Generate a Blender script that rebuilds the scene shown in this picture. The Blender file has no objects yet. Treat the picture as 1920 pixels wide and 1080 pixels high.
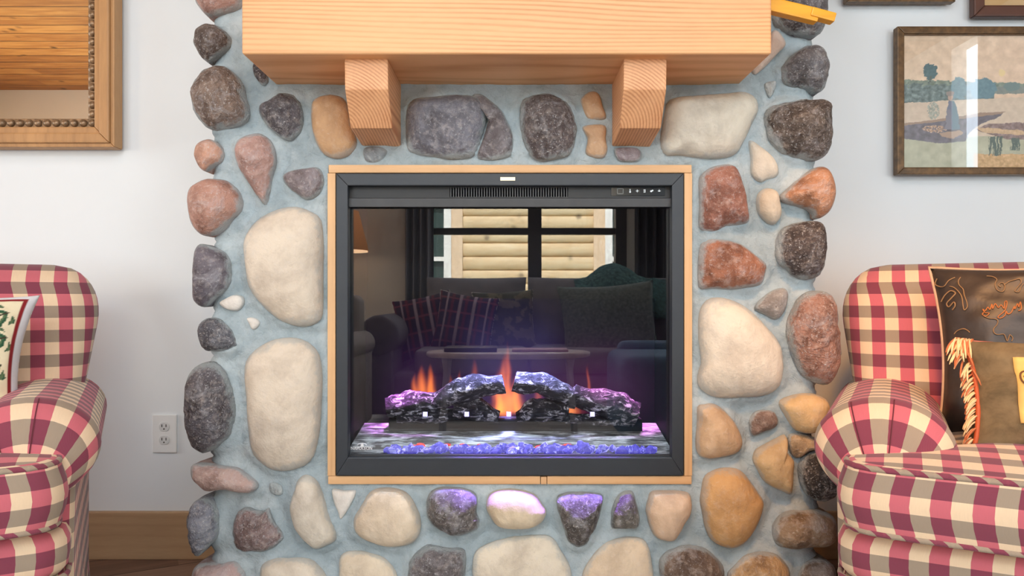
import bpy, bmesh, math, random
import numpy as np
from mathutils import Vector, Matrix, noise
random.seed(7)
S = bpy.context.scene
COL = S.collection

# ------------------------------------------------------------------ camera, world, lights
F = 1358.0; CH = 0.758; HY = 560.0; VX = 960.0
cam = bpy.data.objects.new('camera', bpy.data.cameras.new('camera')); COL.objects.link(cam)
cam.location = (0, 0, CH); cam.rotation_euler = (math.pi/2, 0, 0)
cam.data.sensor_width = 36; cam.data.lens = 36*F/1920; cam.data.clip_start = 0.02
cam.data.shift_y = (HY-540)/1920
S.camera = cam
S.view_settings.view_transform = 'Standard'; S.view_settings.look = 'None'
S.view_settings.exposure = -0.06; S.view_settings.gamma = 1.0; S.view_settings.use_curve_mapping = False
try:
    S.cycles.max_bounces = 8; S.cycles.transparent_max_bounces = 12
    S.cycles.caustics_reflective = False; S.cycles.caustics_refractive = False
    S.cycles.sample_clamp_indirect = 6.0
    S.cycles.use_denoising = True
except Exception: pass

world = bpy.data.worlds.new('world'); S.world = world; world.use_nodes = True
bg = world.node_tree.nodes['Background']
bg.inputs[0].default_value = (0.80, 0.90, 1.0, 1); bg.inputs[1].default_value = 7.0

def light(name, kind, loc, energy, color, rot=(0,0,0), **kw):
    d = bpy.data.lights.new(name, kind); o = bpy.data.objects.new(name, d); COL.objects.link(o)
    o.location = loc; o.rotation_euler = rot; d.energy = energy; d.color = color
    for k, v in kw.items(): setattr(d, k, v)
    return o
light('sun', 'SUN', (0, 6, 8), 14.0, (1.0, .97, .90), (math.radians(-48), 0, math.radians(12)), angle=.02)
R90 = math.pi/2
light('fill_left', 'AREA', (-2.05, -1.76, 1.12), 52, (0.78, 0.91, 1.0), (R90, 0, 0), shape='RECTANGLE', size=1.3, size_y=1.6)  # added fill lamp lighting the fireplace wall from behind left
light('fill_right', 'AREA', (2.05, -1.76, 1.12), 46, (0.80, 0.92, 1.0), (R90, 0, 0), shape='RECTANGLE', size=1.3, size_y=1.6)  # added fill lamp from behind right, kept out of the reflections
light('ceiling_fill', 'AREA', (0, -.1, 2.40), 32, (.98, .98, 1.0), (0, 0, 0), shape='RECTANGLE', size=2.2, size_y=1.4)  # added soft ceiling fill, also feeds the bounce off the rug
light('fill_high', 'AREA', (0, -1.72, 2.30), 42, (0.80, 0.92, 1.0), (math.radians(76), 0, 0), shape='RECTANGLE', size=2.6, size_y=.30)  # added frontal fill above the window, softens the chair shadows
light('fill_side', 'AREA', (-4.22, .9, 1.3), 36, (0.80, 0.92, 1.0), (R90, 0, -R90), shape='RECTANGLE', size=1.3, size_y=1.3)  # added unseen fill lifting the lower left wall
def aim(a, b): return (Vector(b)-Vector(a)).to_track_quat('-Z', 'Y').to_euler()
light('warm_spot_fill', 'SPOT', (.35, .35, 2.3), 125, (1.0, .42, .06), aim((.35, .35, 2.3), (.93, 1.75, .50)), spot_size=math.radians(34), spot_blend=1.0, shadow_soft_size=.12)  # added warm spot tinting the right chair and nearby stones
light('warm_low_fill', 'POINT', (-3.3, -.6, 1.2), 42, (1.0, .72, .42), shadow_soft_size=.15)  # added unseen fill brightening the wall that the mirror shows

# ------------------------------------------------------------------ helpers
YF = 1.75; YW = 2.12; YG = 1.768
def P(px, py, D): return Vector(((px-VX)*D/F, D, CH+(HY-py)*D/F))
def srgb(r, g, b):
    f = lambda c: (c/255/12.92) if c/255 <= .04045 else ((c/255+.055)/1.055)**2.4
    return (f(r), f(g), f(b))
WL = {}
def wloc(o): return WL.get(o.name, Vector((0,0,0)))
def thing(name, label, cat, loc=(0,0,0), rotz=0, group=None):
    o = bpy.data.objects.new(name, None); COL.objects.link(o)
    o.location = loc; o.rotation_euler = (0,0,rotz); o['label'] = label; o['category'] = cat
    o.empty_display_size = .05
    if group: o['group'] = group
    WL[o.name] = Vector(loc) if rotz == 0 else Vector((0,0,0))
    return o
def tag(o, label, cat, group=None):
    o['label'] = label; o['category'] = cat
    if group: o['group'] = group
    return o
def struct(o): o['kind'] = 'structure'; return o
def mesh_of(name, verts, faces, smooth=True, uvs=None, cols=None):
    me = bpy.data.meshes.new(name); me.from_pydata([tuple(v) for v in verts], [], faces); me.update()
    if smooth: me.polygons.foreach_set('use_smooth', [True]*len(me.polygons))
    if uvs is not None:
        l = me.uv_layers.new(name='UVMap')
        if callable(uvs):
            for p in me.polygons:
                vals = uvs(p, me)
                for k, li in enumerate(p.loop_indices): l.data[li].uv = vals[k]
        else:
            for lp in me.loops: l.data[lp.index].uv = uvs[lp.vertex_index]
    if cols is not None:
        a = me.color_attributes.new('col', 'FLOAT_COLOR', 'POINT')
        arr = np.ones((len(verts), 4), 'f'); arr[:, :3] = cols; a.data.foreach_set('color', arr.ravel())
    return me
def link(name, me, mat, parent=None, smooth=None):
    """link mesh (given in world coordinates, or local ones of a rotated parent) with its origin at its own base"""
    vs = np.empty(len(me.vertices)*3, 'f'); me.vertices.foreach_get('co', vs); vs = vs.reshape(-1,3)
    c = Vector(((vs[:,0].min()+vs[:,0].max())/2, (vs[:,1].min()+vs[:,1].max())/2, vs[:,2].min()))
    vs -= np.array(c, 'f'); me.vertices.foreach_set('co', vs.ravel()); me.update()
    o = bpy.data.objects.new(name, me); COL.objects.link(o)
    if mat: me.materials.append(mat)
    if parent: o.parent = parent; o.location = c - wloc(parent)
    else: o.location = c
    WL[o.name] = c
    return o
def obj(name, bm, mat, parent=None, smooth=False):
    me = bpy.data.meshes.new(name); bm.normal_update(); bm.to_mesh(me); bm.free()
    me.polygons.foreach_set('use_smooth', [smooth]*len(me.polygons))
    return link(name, me, mat, parent)
def BM(): return bmesh.new()
def add_box(bm, lo, hi, bev=0, seg=2, M=None):
    t = bmesh.new(); bmesh.ops.create_cube(t, size=1)
    lo, hi = Vector(lo), Vector(hi); c = (lo+hi)/2; s = hi-lo
    for v in t.verts: v.co = Vector((v.co.x*s.x, v.co.y*s.y, v.co.z*s.z))+c
    if bev: bmesh.ops.bevel(t, geom=t.edges[:], offset=bev, segments=seg, affect='EDGES', profile=.6)
    if M: t.transform(M)
    m = bpy.data.meshes.new('t'); t.to_mesh(m); t.free(); bm.from_mesh(m); bpy.data.meshes.remove(m)
    return bm
def add_prism(bm, pts, axis, a, b, bev=0):
    """pts: 2-D outline; axis 'x' or 'y' extrusion from a to b"""
    t = bmesh.new()
    def mk(p, d): return (d, p[0], p[1]) if axis == 'x' else ((p[0], d, p[1]) if axis == 'y' else (p[0], p[1], d))
    A = [t.verts.new(mk(p, a)) for p in pts]; B = [t.verts.new(mk(p, b)) for p in pts]
    t.faces.new(A); t.faces.new(B[::-1]); n = len(pts)
    for i in range(n): t.faces.new((A[i], B[i], B[(i+1)%n], A[(i+1)%n]))
    bmesh.ops.recalc_face_normals(t, faces=t.faces[:])
    if bev: bmesh.ops.bevel(t, geom=t.edges[:], offset=bev, segments=2, affect='EDGES', profile=.6)
    m = bpy.data.meshes.new('t'); t.to_mesh(m); t.free(); bm.from_mesh(m); bpy.data.meshes.remove(m)
def add_tube(bm, pts, r, n=8, closed=False, radii=None):
    pts = [Vector(p) for p in pts]; N = len(pts); rings = []
    up = Vector((0,0,1)); prev = None
    for i, p in enumerate(pts):
        if closed: t = pts[(i+1)%N]-pts[(i-1)%N]
        else: t = pts[min(i+1,N-1)]-pts[max(i-1,0)]
        if t.length < 1e-9: t = Vector((1,0,0))
        t.normalize()
        if prev is None:
            a = t.cross(up)
            if a.length < .1: a = t.cross(Vector((0,1,0)))
        else: a = prev - t*prev.dot(t)
        a.normalize(); prev = a; b = t.cross(a)
        rr = radii[i] if radii else r
        rings.append([bm.verts.new(p+(a*math.cos(2*math.pi*k/n)+b*math.sin(2*math.pi*k/n))*rr) for k in range(n)])
    for i in range(N if closed else N-1):
        A = rings[i]; B = rings[(i+1)%N]
        for k in range(n): bm.faces.new((A[k], A[(k+1)%n], B[(k+1)%n], B[k]))
    if not closed: bm.faces.new(rings[0][::-1]); bm.faces.new(rings[-1])
def add_lathe(bm, prof, c, n=24, axis='z'):
    rings = []
    for r, h in prof:
        ring = []
        for k in range(n):
            a = 2*math.pi*k/n; q = (r*math.cos(a), r*math.sin(a), h) if axis == 'z' else (r*math.cos(a), h, r*math.sin(a))
            ring.append(bm.verts.new(Vector(c)+Vector(q)))
        rings.append(ring)
    for A, B in zip(rings, rings[1:]):
        for k in range(n): bm.faces.new((A[k], A[(k+1)%n], B[(k+1)%n], B[k]))
    bm.faces.new(rings[0][::-1]); bm.faces.new(rings[-1])
def smooth_closed(pts, n):
    """Catmull-Rom through closed outline, resampled to n points by arc length"""
    out = []; N = len(pts)
    for i in range(N):
        p0, p1, p2, p3 = [np.array(pts[(i+k-1) % N], float) for k in range(4)]
        for t in np.linspace(0, 1, 8, endpoint=False):
            out.append(.5*((2*p1)+(-p0+p2)*t+(2*p0-5*p1+4*p2-p3)*t*t+(-p0+3*p1-3*p2+p3)*t**3))
    out = np.array(out); d = np.linalg.norm(np.roll(out, -1, 0)-out, axis=1); s = np.concatenate([[0], np.cumsum(d)])
    o2 = np.vstack([out, out[:1]]); u = np.linspace(0, s[-1], n, endpoint=False)
    return np.stack([np.interp(u, s, o2[:, k]) for k in range(2)], 1)

# ------------------------------------------------------------------ material helpers
class NT:
    def __init__(s, name):
        s.m = bpy.data.materials.new(name); s.m.use_nodes = True; s.t = s.m.node_tree
        s.b = s.t.nodes['Principled BSDF']; s.out = s.t.nodes['Material Output']
    def n(s, typ, **kw):
        o = s.t.nodes.new(typ)
        for k, v in kw.items():
            if k.startswith('i_'):
                key = k[2:]; key = int(key) if key.isdigit() else key.replace('_', ' ')
                s.set(o.inputs[key], v)
            else: setattr(o, k, v)
        return o
    def set(s, inp, v):
        if isinstance(v, bpy.types.NodeSocket): s.t.links.new(v, inp)
        elif isinstance(v, (tuple, list)) and len(v) == 3 and inp.type == 'RGBA': inp.default_value = (*v, 1)
        else: inp.default_value = v
    def math(s, op, a, b=0.0, c=None):
        o = s.n('ShaderNodeMath', operation=op); s.set(o.inputs[0], a); s.set(o.inputs[1], b)
        if c is not None: s.set(o.inputs[2], c)
        return o.outputs[0]
    def mix(s, f, a, b, mode='MIX'):
        o = s.n('ShaderNodeMix', data_type='RGBA', blend_type=mode); s.set(o.inputs[0], f); s.set(o.inputs[6], a); s.set(o.inputs[7], b)
        return o.outputs[2]
    def coords(s, scale=(1,1,1), rot=(0,0,0), loc=(0,0,0), which='Object'):
        tc = s.n('ShaderNodeTexCoord'); mp = s.n('ShaderNodeMapping'); s.t.links.new(tc.outputs[which], mp.inputs[0])
        mp.inputs['Scale'].default_value = scale; mp.inputs['Rotation'].default_value = rot; mp.inputs['Location'].default_value = loc
        return mp.outputs[0]
    def noise(s, vec, scale, detail=4, rough=.55, dist=0):
        o = s.n('ShaderNodeTexNoise'); s.t.links.new(vec, o.inputs['Vector'])
        o.inputs['Scale'].default_value = scale; o.inputs['Detail'].default_value = detail
        o.inputs['Roughness'].default_value = rough; o.inputs['Distortion'].default_value = dist
        return o.outputs['Fac']
    def ramp(s, f, stops):
        o = s.n('ShaderNodeValToRGB'); s.set(o.inputs[0], f); e = o.color_ramp.elements
        while len(e) < len(stops): e.new(.5)
        for k, (p, c) in enumerate(stops):
            e[k].position = p; e[k].color = (*c, 1) if isinstance(c, (tuple, list)) else (c, c, c, 1)
        return o.outputs[0]
    def bump(s, h, strength=.3, dist=.01):
        o = s.n('ShaderNodeBump'); s.set(o.inputs['Height'], h); o.inputs['Strength'].default_value = strength; o.inputs['Distance'].default_value = dist
        s.t.links.new(o.outputs[0], s.b.inputs['Normal'])
    def fin(s, col=None, rough=.6, metal=0, spec=.5):
        if col is not None: s.set(s.b.inputs['Base Color'], col)
        s.set(s.b.inputs['Roughness'], rough); s.b.inputs['Metallic'].default_value = metal
        s.b.inputs['Specular IOR Level'].default_value = spec
        return s.m
def plain(name, col, rough=.6, metal=0, spec=.5, nscale=30, namt=.12, bump=0):
    t = NT(name); v = t.coords(); f = t.noise(v, nscale)
    c = t.mix(t.ramp(f, [(.3, 0.0), (.7, 1.0)]), tuple(x*(1-namt) for x in col), tuple(min(1, x*(1+namt)) for x in col))
    if bump: t.bump(f, bump, .002)
    return t.fin(c, rough, metal, spec)

def wood(name, light_c, dark_c, axis='x', spacing=.009, wav=.5, rot=(0,0,0), loc=(0,0,0), rings=False, knots=True, rough=.5, contrast=1.0, line=.25, kscale=5):
    """grain runs along axis"""
    t = NT(name)
    tc = t.n('ShaderNodeTexCoord'); mp = t.n('ShaderNodeMapping'); t.t.links.new(tc.outputs['Object'], mp.inputs[0])
    mp.inputs['Rotation'].default_value = rot; mp.inputs['Location'].default_value = loc
    sc = {'x': (.12, 1, 1), 'y': (1, .12, 1), 'z': (1, 1, .12)}[axis]; mp.inputs['Scale'].default_value = sc
    v = mp.outputs[0]
    n1 = t.n('ShaderNodeTexNoise'); t.t.links.new(v, n1.inputs['Vector']); n1.inputs['Scale'].default_value = 4.0; n1.inputs['Detail'].default_value = 2
    vv = t.n('ShaderNodeVectorMath', operation='SCALE'); t.t.links.new(n1.outputs['Color'], vv.inputs[0]); vv.inputs['Scale'].default_value = .06*wav
    va = t.n('ShaderNodeVectorMath', operation='ADD'); t.t.links.new(v, va.inputs[0]); t.t.links.new(vv.outputs[0], va.inputs[1])
    w = t.n('ShaderNodeTexWave'); t.t.links.new(va.outputs[0], w.inputs['Vector'])
    w.wave_type = 'RINGS' if rings else 'BANDS'
    if rings: w.rings_direction = axis.upper()
    else: w.bands_direction = {'x': 'Z', 'y': 'X', 'z': 'X'}[axis]
    w.inputs['Scale'].default_value = .314/spacing*1.0; w.inputs['Distortion'].default_value = .6; w.inputs['Detail'].default_value = 2; w.inputs['Detail Scale'].default_value = 3
    g = t.math('MULTIPLY', t.ramp(w.outputs['Fac'], [(0.0, 1.0), (line, .35), (.75, 0.0)]), t.ramp(t.noise(v, 14, 2), [(.3, .35), (.65, 1.0)]))
    big = t.noise(v, 9, 3); fine = t.noise(v, 160, 3, .6)
    f = t.math('ADD', t.math('MULTIPLY', g, .55*contrast), t.math('MULTIPLY', t.math('SUBTRACT', big, .35), .9))
    f = t.math('ADD', f, t.math('MULTIPLY', t.math('SUBTRACT', fine, .5), .45))
    cl = t.n('ShaderNodeClamp'); t.set(cl.inputs[0], f)
    c = t.mix(cl.outputs[0], light_c, dark_c)
    if knots:
        vo = t.n('ShaderNodeTexVoronoi'); t.t.links.new(v, vo.inputs['Vector']); vo.inputs['Scale'].default_value = kscale
        k = t.ramp(vo.outputs['Distance'], [(0.03, 1.0), (.10, 0.0)])
        c = t.mix(t.math('MULTIPLY', k, .7), c, tuple(x*.3 for x in dark_c))
    t.bump(f, .12, .002)
    return t.fin(c, rough)

def planks(name, cols, width, across='y', gap=.03, rotz=0, rough=.4, knot=.8, length=2.2, kn=7.0):
    t = NT(name)
    v = t.coords(rot=(0,0,rotz))
    sp = t.n('ShaderNodeSeparateXYZ'); t.t.links.new(v, sp.inputs[0])
    A = sp.outputs[{'x':0,'y':1,'z':2}[across]]; L = sp.outputs[{'y':0,'x':1,'z':0}[across]]
    a = t.math('DIVIDE', A, width); idx = t.math('FLOOR', a); fr = t.math('FRACT', a)
    wn = t.n('ShaderNodeTexWhiteNoise', noise_dimensions='1D'); t.set(wn.inputs['W'], idx)
    off = t.math('MULTIPLY', wn.outputs['Value'], 13.7)
    lx = t.math('DIVIDE', t.math('ADD', L, off), length); i2 = t.math('FLOOR', lx)
    wn2 = t.n('ShaderNodeTexWhiteNoise', noise_dimensions='2D'); cb = t.n('ShaderNodeCombineXYZ'); t.set(cb.inputs[0], idx); t.set(cb.inputs[1], i2)
    t.t.links.new(cb.outputs[0], wn2.inputs['Vector'])
    cc = t.n('ShaderNodeCombineXYZ'); t.set(cc.inputs[0], t.math('MULTIPLY', t.math('ADD', L, off), .12)); t.set(cc.inputs[1], A); t.set(cc.inputs[2], off)
    g = t.noise(cc.outputs[0], 35, 4, .6); g2 = t.noise(cc.outputs[0], 8, 3, .6, .6)
    f = t.math('ADD', t.math('MULTIPLY', wn2.outputs['Value'], .5), t.math('ADD', t.math('MULTIPLY', t.math('SUBTRACT', g, .5), 1.1), t.math('MULTIPLY', t.math('SUBTRACT', g2, .35), .8)))
    c = t.ramp(f, [(0.0, cols[0]), (.45, cols[1]), (1.0, cols[2])])
    vo = t.n('ShaderNodeTexVoronoi'); cd = t.n('ShaderNodeCombineXYZ'); t.set(cd.inputs[0], t.math('ADD', L, off)); t.set(cd.inputs[1], A)
    t.t.links.new(cd.outputs[0], vo.inputs['Vector']); vo.inputs['Scale'].default_value = kn
    k = t.ramp(vo.outputs['Distance'], [(0.05, 1.0), (.16, 0.0)])
    c = t.mix(t.math('MULTIPLY', k, knot), c, tuple(x*.25 for x in cols[2]))
    e = t.math('MINIMUM', fr, t.math('SUBTRACT', 1.0, fr)); gp = t.math('LESS_THAN', e, gap)
    c = t.mix(gp, c, tuple(x*.18 for x in cols[2]))
    t.bump(t.math('SUBTRACT', g, t.math('MULTIPLY', gp, 1.5)), .25, .003)
    return t.fin(c, rough)

def stone_mat(name, speck, mottle, bump, haze=.2, nsc=1.0, veil=.8):
    t = NT(name); v = t.coords(); oi = t.n('ShaderNodeObjectInfo')
    base = oi.outputs['Color']
    dark = t.mix(1.0, base, (.42, .37, .35), 'MULTIPLY'); hi = t.mix(.30, base, (.75, .66, .58))
    n1 = t.noise(v, 14*nsc, 5, .6, .4); n2 = t.noise(v, 60*nsc, 5, .65); n3 = t.noise(v, 150*nsc, 3, .7)
    c = t.mix(t.ramp(n1, [(.33, 1.0), (.55, 0.0)]), base, dark) if mottle > .5 else t.mix(t.math('MULTIPLY', t.ramp(n1, [(.33, 1.0), (.55, 0.0)]), mottle), base, dark)
    c = t.mix(t.math('MULTIPLY', t.ramp(n2, [(.50, 0.0), (.72, 1.0)]), mottle), c, hi)
    c = t.mix(t.math('MULTIPLY', t.ramp(n3, [(.58, 0.0), (.72, 1.0)]), speck), c, (.72, .72, .74))
    c = t.mix(t.math('MULTIPLY', t.ramp(n3, [(.28, 1.0), (.38, 0.0)]), speck*.8), c, (.05, .045, .045))
    at = t.n('ShaderNodeAttribute', attribute_name='rim')
    film = t.math('ADD', at.outputs['Fac'], t.math('MULTIPLY', t.math('SUBTRACT', t.noise(v, 28, 5, .7), .5), 1.1))
    c = t.mix(t.math('MULTIPLY', t.ramp(film, [(.78, 0.0), (1.16, 1.0)]), veil), c, srgb(160, 168, 170))
    hz = t.ramp(t.noise(v, 20*nsc, 6, .75, .8), [(.50, 0.0), (.68, 1.0)])
    c = t.mix(t.math('MULTIPLY', hz, haze), c, (.52, .52, .55))
    h = t.math('ADD', t.math('MULTIPLY', n2, .6), t.math('ADD', t.math('MULTIPLY', n3, .25), t.math('MULTIPLY', n1, .9)))
    t.bump(h, bump, .012)
    return t.fin(c, t.ramp(n2, [(.3, .5), (.7, .8)]), spec=.35)

def plaid(name, cell=.0285, tint=(1,1,1)):
    t = NT(name); uv = t.n('ShaderNodeUVMap'); uv.uv_map = 'UVMap'
    sp = t.n('ShaderNodeSeparateXYZ'); t.t.links.new(uv.outputs[0], sp.inputs[0])
    def chk(s_): 
        a = t.math('FRACT', t.math('DIVIDE', s_, cell*2)); return t.math('GREATER_THAN', a, .5)
    a = chk(sp.outputs[0]); b = chk(sp.outputs[1])
    crm = tuple(x*y for x, y in zip(srgb(230, 202, 168), tint)); pnk = tuple(x*y for x, y in zip(srgb(198, 92, 106), tint))
    tpe = tuple(x*y for x, y in zip(srgb(154, 136, 116), tint)); brg = tuple(x*y for x, y in zip(srgb(122, 28, 60), tint))
    c = t.mix(b, t.mix(a, crm, pnk), t.mix(a, tpe, brg))
    w1 = t.math('SINE', t.math('MULTIPLY', sp.outputs[0], 2*math.pi/.0016)); w2 = t.math('SINE', t.math('MULTIPLY', sp.outputs[1], 2*math.pi/.0016))
    wv = t.math('MULTIPLY', w1, w2)
    vv = t.n('ShaderNodeMapping'); t.t.links.new(uv.outputs[0], vv.inputs[0]); vv.inputs['Scale'].default_value = (900, 60, 1)
    n = t.noise(vv.outputs[0], 1.0, 2); 
    c = t.mix(t.math('MULTIPLY', t.math('SUBTRACT', n, .3), .35), c, t.mix(1.0, c, (.62, .6, .6), 'MULTIPLY'))
    c = t.mix(t.math('MULTIPLY', t.math('ADD', wv, 1.0), .04), c, (1, .95, .9))
    t.bump(wv, .12, .0006)
    m = t.fin(c, .85, spec=.2); t.b.inputs['Sheen Weight'].default_value = .15
    return m
def vcol(name, rough=.7, bump=.0, emis=0):
    t = NT(name); a = t.n('ShaderNodeAttribute', attribute_name='col'); c = a.outputs['Color']
    if emis:
        t.b.inputs['Base Color'].default_value = (.004, .004, .005, 1)
        t.set(t.b.inputs['Emission Color'], c); t.b.inputs['Emission Strength'].default_value = emis
        t.b.inputs['Roughness'].default_value = .6; t.b.inputs['Specular IOR Level'].default_value = .1
        return t.m
    v = t.coords(); n = t.noise(v, 120, 3)
    c = t.mix(t.math('MULTIPLY', n, .25), c, t.mix(1.0, c, (.6, .6, .6), 'MULTIPLY'))
    if bump: t.bump(n, bump, .002)
    return t.fin(c, rough, spec=.2)
def glass(name, refl, tint=(1,1,1)):
    t = NT(name); t.t.nodes.remove(t.b)
    tr = t.n('ShaderNodeBsdfTransparent'); tr.inputs[0].default_value = (*tint, 1)
    gl = t.n('ShaderNodeBsdfGlossy'); gl.inputs['Roughness'].default_value = 0.0; gl.inputs[0].default_value = (1,1,1,1)
    mx = t.n('ShaderNodeMixShader'); mx.inputs[0].default_value = refl
    t.t.links.new(tr.outputs[0], mx.inputs[1]); t.t.links.new(gl.outputs[0], mx.inputs[2]); t.t.links.new(mx.outputs[0], t.out.inputs[0])
    return t.m

# ------------------------------------------------------------------ materials
m_wall = plain('wall_paint', srgb(226, 229, 231), .85, nscale=3, namt=.015)
m_wall2 = plain('room_paint', srgb(222, 216, 206), .85, nscale=3, namt=.02)
m_floor = planks('floor_boards', [srgb(138, 108, 90), srgb(108, 80, 66), srgb(78, 55, 44)], .15, 'y', .012, math.radians(-28), .45, .2)
m_ceil = planks('ceiling_boards', [srgb(205, 150, 80), srgb(165, 108, 50), srgb(105, 62, 28)], .145, 'y', .03, 0, .5, .85, 3.0, 5.0)
m_mantel = wood('fir_front', srgb(229, 176, 126), srgb(198, 138, 88), 'x', .0095, 2.0, contrast=1.35, line=.34, knots=False)
m_corbel = wood('fir_corbel', srgb(226, 172, 126), srgb(172, 108, 68), 'y', .0068, .25, loc=(.055, 0, -.02), rings=True, contrast=1.3, line=.5, knots=False)
m_trim = wood('pine_trim', srgb(222, 178, 130), srgb(184, 132, 86), 'x', .02, .6, contrast=.4, kscale=9)
m_trimv = wood('pine_trim_upright', srgb(222, 178, 130), srgb(184, 132, 86), 'z', .02, .6, contrast=.4, kscale=9)
m_base = wood('baseboard_wood', srgb(184, 150, 114), srgb(144, 108, 76), 'x', .03, 1.0, contrast=.4, kscale=7)
m_black = plain('black_steel', srgb(50, 54, 60), .45, .2, namt=.05)
m_black2 = plain('black_panel', srgb(30, 31, 34), .5, namt=.05)
m_void = plain('dark_recess', srgb(10, 10, 11), .9, spec=.1)
m_smooth = stone_mat('smooth_river_stone', .14, .45, .45, haze=.12, nsc=.8, veil=.5)
m_mid = stone_mat('grainy_river_stone', .4, .85, .8, haze=.38)
m_rough = stone_mat('pitted_river_stone', .8, 1.0, 1.2, haze=.42, nsc=1.3, veil=.9)
m_plaid = plaid('gingham_cloth')
m_gold = wood('gilt_wood', srgb(190, 142, 92), srgb(120, 80, 46), 'x', .03, 1, contrast=.3, knots=False)
m_goldv = wood('gilt_wood_upright', srgb(190, 142, 92), srgb(120, 80, 46), 'z', .03, 1, contrast=.3, knots=False)
m_bead = plain('beaded_silver_gilt', srgb(140, 112, 84), .35, .35, nscale=90, namt=.5)
m_bronze = plain('bronze_frame', srgb(98, 72, 44), .4, .3, nscale=60, namt=.45)
m_white_plastic = plain('white_plastic', srgb(232, 232, 230), .35, namt=.01)

# ------------------------------------------------------------------ room shell
XL, XR, YB, ZC = -4.3, 2.9, -1.86, 2.50
def plane_box(name, lo, hi, mat):
    return struct(obj(name, add_box(BM(), lo, hi), mat))
plane_box('floor', (XL-.1, YB-.1, -.1), (XR+.1, YW+.15, 0), m_floor)
plane_box('ceiling', (XL-.1, YB-.1, ZC), (XR+.1, YW+.15, ZC+.1), m_ceil)
plane_box('wall_front', (XL-.1, YW, 0), (XR+.1, YW+.1, ZC), m_wall)
plane_box('wall_left', (XL-.1, YB, 0), (XL, YW, ZC), m_wall2)
# right wall with a tall window whose curtains leave a gap
bm = BM()
add_box(bm, (XR, -.33, 0), (XR+.1, YW, ZC)); add_box(bm, (XR, YB, 0), (XR+.1, -.60, ZC))
add_box(bm, (XR, -.60, 0), (XR+.1, -.33, .5)); add_box(bm, (XR, -.60, 2.40), (XR+.1, -.33, ZC))
struct(obj('wall_right', bm, m_wall2))
# back wall with window behind the sofa
wx0, wx1, wz0, wz1 = -.66, .80, .62, 2.15
bm = BM()
add_box(bm, (XL-.1, YB-.1, 0), (wx0, YB, ZC)); add_box(bm, (wx1, YB-.1, 0), (XR+.1, YB, ZC))
add_box(bm, (wx0, YB-.1, 0), (wx1, YB, wz0)); add_box(bm, (wx0, YB-.1, wz1), (wx1, YB, ZC))
m_dwall = plain('taupe_paint', srgb(150, 140, 128), .85, nscale=3, namt=.02)
struct(obj('wall_back', bm, m_wall2))
m_darkframe = plain('dark_window_frame', srgb(46, 44, 44), .5)
m_pane = glass('window_glass', .05)
def RX(px, y): return (px-VX)*(2*YG-y)/F
def RZ(py, y): return CH+(HY-py)*(2*YG-y)/F
bm = BM()
yb = YB-.02
add_box(bm, (wx0-.05, yb-.06, wz0-.05), (wx0+.03, yb+.05, wz1+.05)); add_box(bm, (wx1-.03, yb-.06, wz0-.05), (wx1+.05, yb+.05, wz1+.05))
add_box(bm, (wx0, yb-.06, wz0-.05), (wx1, yb+.05, wz0+.03)); add_box(bm, (wx0, yb-.06, wz1-.03), (wx1, yb+.05, wz1+.05))
add_box(bm, (RX(990, yb), yb-.05, wz0), (RX(1015, yb), yb+.04, wz1))
add_box(bm, (wx0, yb-.03, RZ(440, yb)), (wx1, yb+.03, RZ(428, yb)))
w = struct(obj('window_1', bm, m_darkframe)); 
obj('window_pane', add_box(BM(), (wx0, yb-.004, wz0), (wx1, yb, wz1)), m_pane, w)
for k, cx in ((2, -2.05), (3, 2.05)):  # unseen window frames added round the two frontal fill lamps
    bm = BM()
    for a, b, c, d in ((-.72, -.65, .25, 1.99), (.65, .72, .25, 1.99), (-.72, .72, .25, .32), (-.72, .72, 1.92, 1.99)):
        add_box(bm, (cx+a, YB, c), (cx+b, YB+.05, d), .004)
    struct(obj('window_%d' % k, bm, m_darkframe))
bm = BM(); add_box(bm, (XL, YW-.018, 0), (-.70, YW, .138), .003); add_box(bm, (.70, YW-.018, 0), (XR, YW, .138), .003)
struct(obj('baseboard_front', bm, m_base))

# neighbouring log house seen through the window (in the glass reflection)
yN = -5.46
m_log = planks('log_siding_wood', [srgb(244, 226, 190), srgb(234, 208, 164), srgb(208, 170, 120)], 5.0, 'z', 0, 0, .7, .7, 40, 3.2)
m_house = plain('pale_house_trim', srgb(246, 240, 232), .7)
m_pineboard = plain('pale_pine_board', srgb(235, 205, 170), .7)
m_shade = plain('dark_green_glass', srgb(52, 70, 66), .2)
hs = thing('log_house', 'neighbouring house with pale round log siding, seen mirrored in the fire glass', 'house', (0, yN, -.4))
def RXn(px, y=yN): return RX(px, y)
bm = BM(); vs = []; zl = -.4
x0l, x1l = RXn(868), RXn(1112); pitch = .168
k = 0
while zl < 4.6:
    n = 8; c = zl+pitch/2
    prof = [(yN+.05*math.sin(math.pi*j/n)**.6*1.0, c-pitch/2*math.cos(math.pi*j/n)) for j in range(n+1)]
    A = [bm.verts.new((x0l, y, z)) for y, z in prof]; B = [bm.verts.new((x1l, y, z)) for y, z in prof]
    for j in range(n): bm.faces.new((A[j], A[j+1], B[j+1], B[j]))
    zl += pitch
obj('log_siding', bm, m_log, hs, True)
bm = BM(); add_box(bm, (x0l-.14, yN-.02, -.4), (x0l, yN+.07, 4.6)); obj('corner_board', bm, m_pineboard, hs)
bm = BM(); add_box(bm, (x1l, yN-.02, -.4), (x1l+.14, yN+.07, 4.6)); obj('corner_board', bm, m_pineboard, hs)
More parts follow.
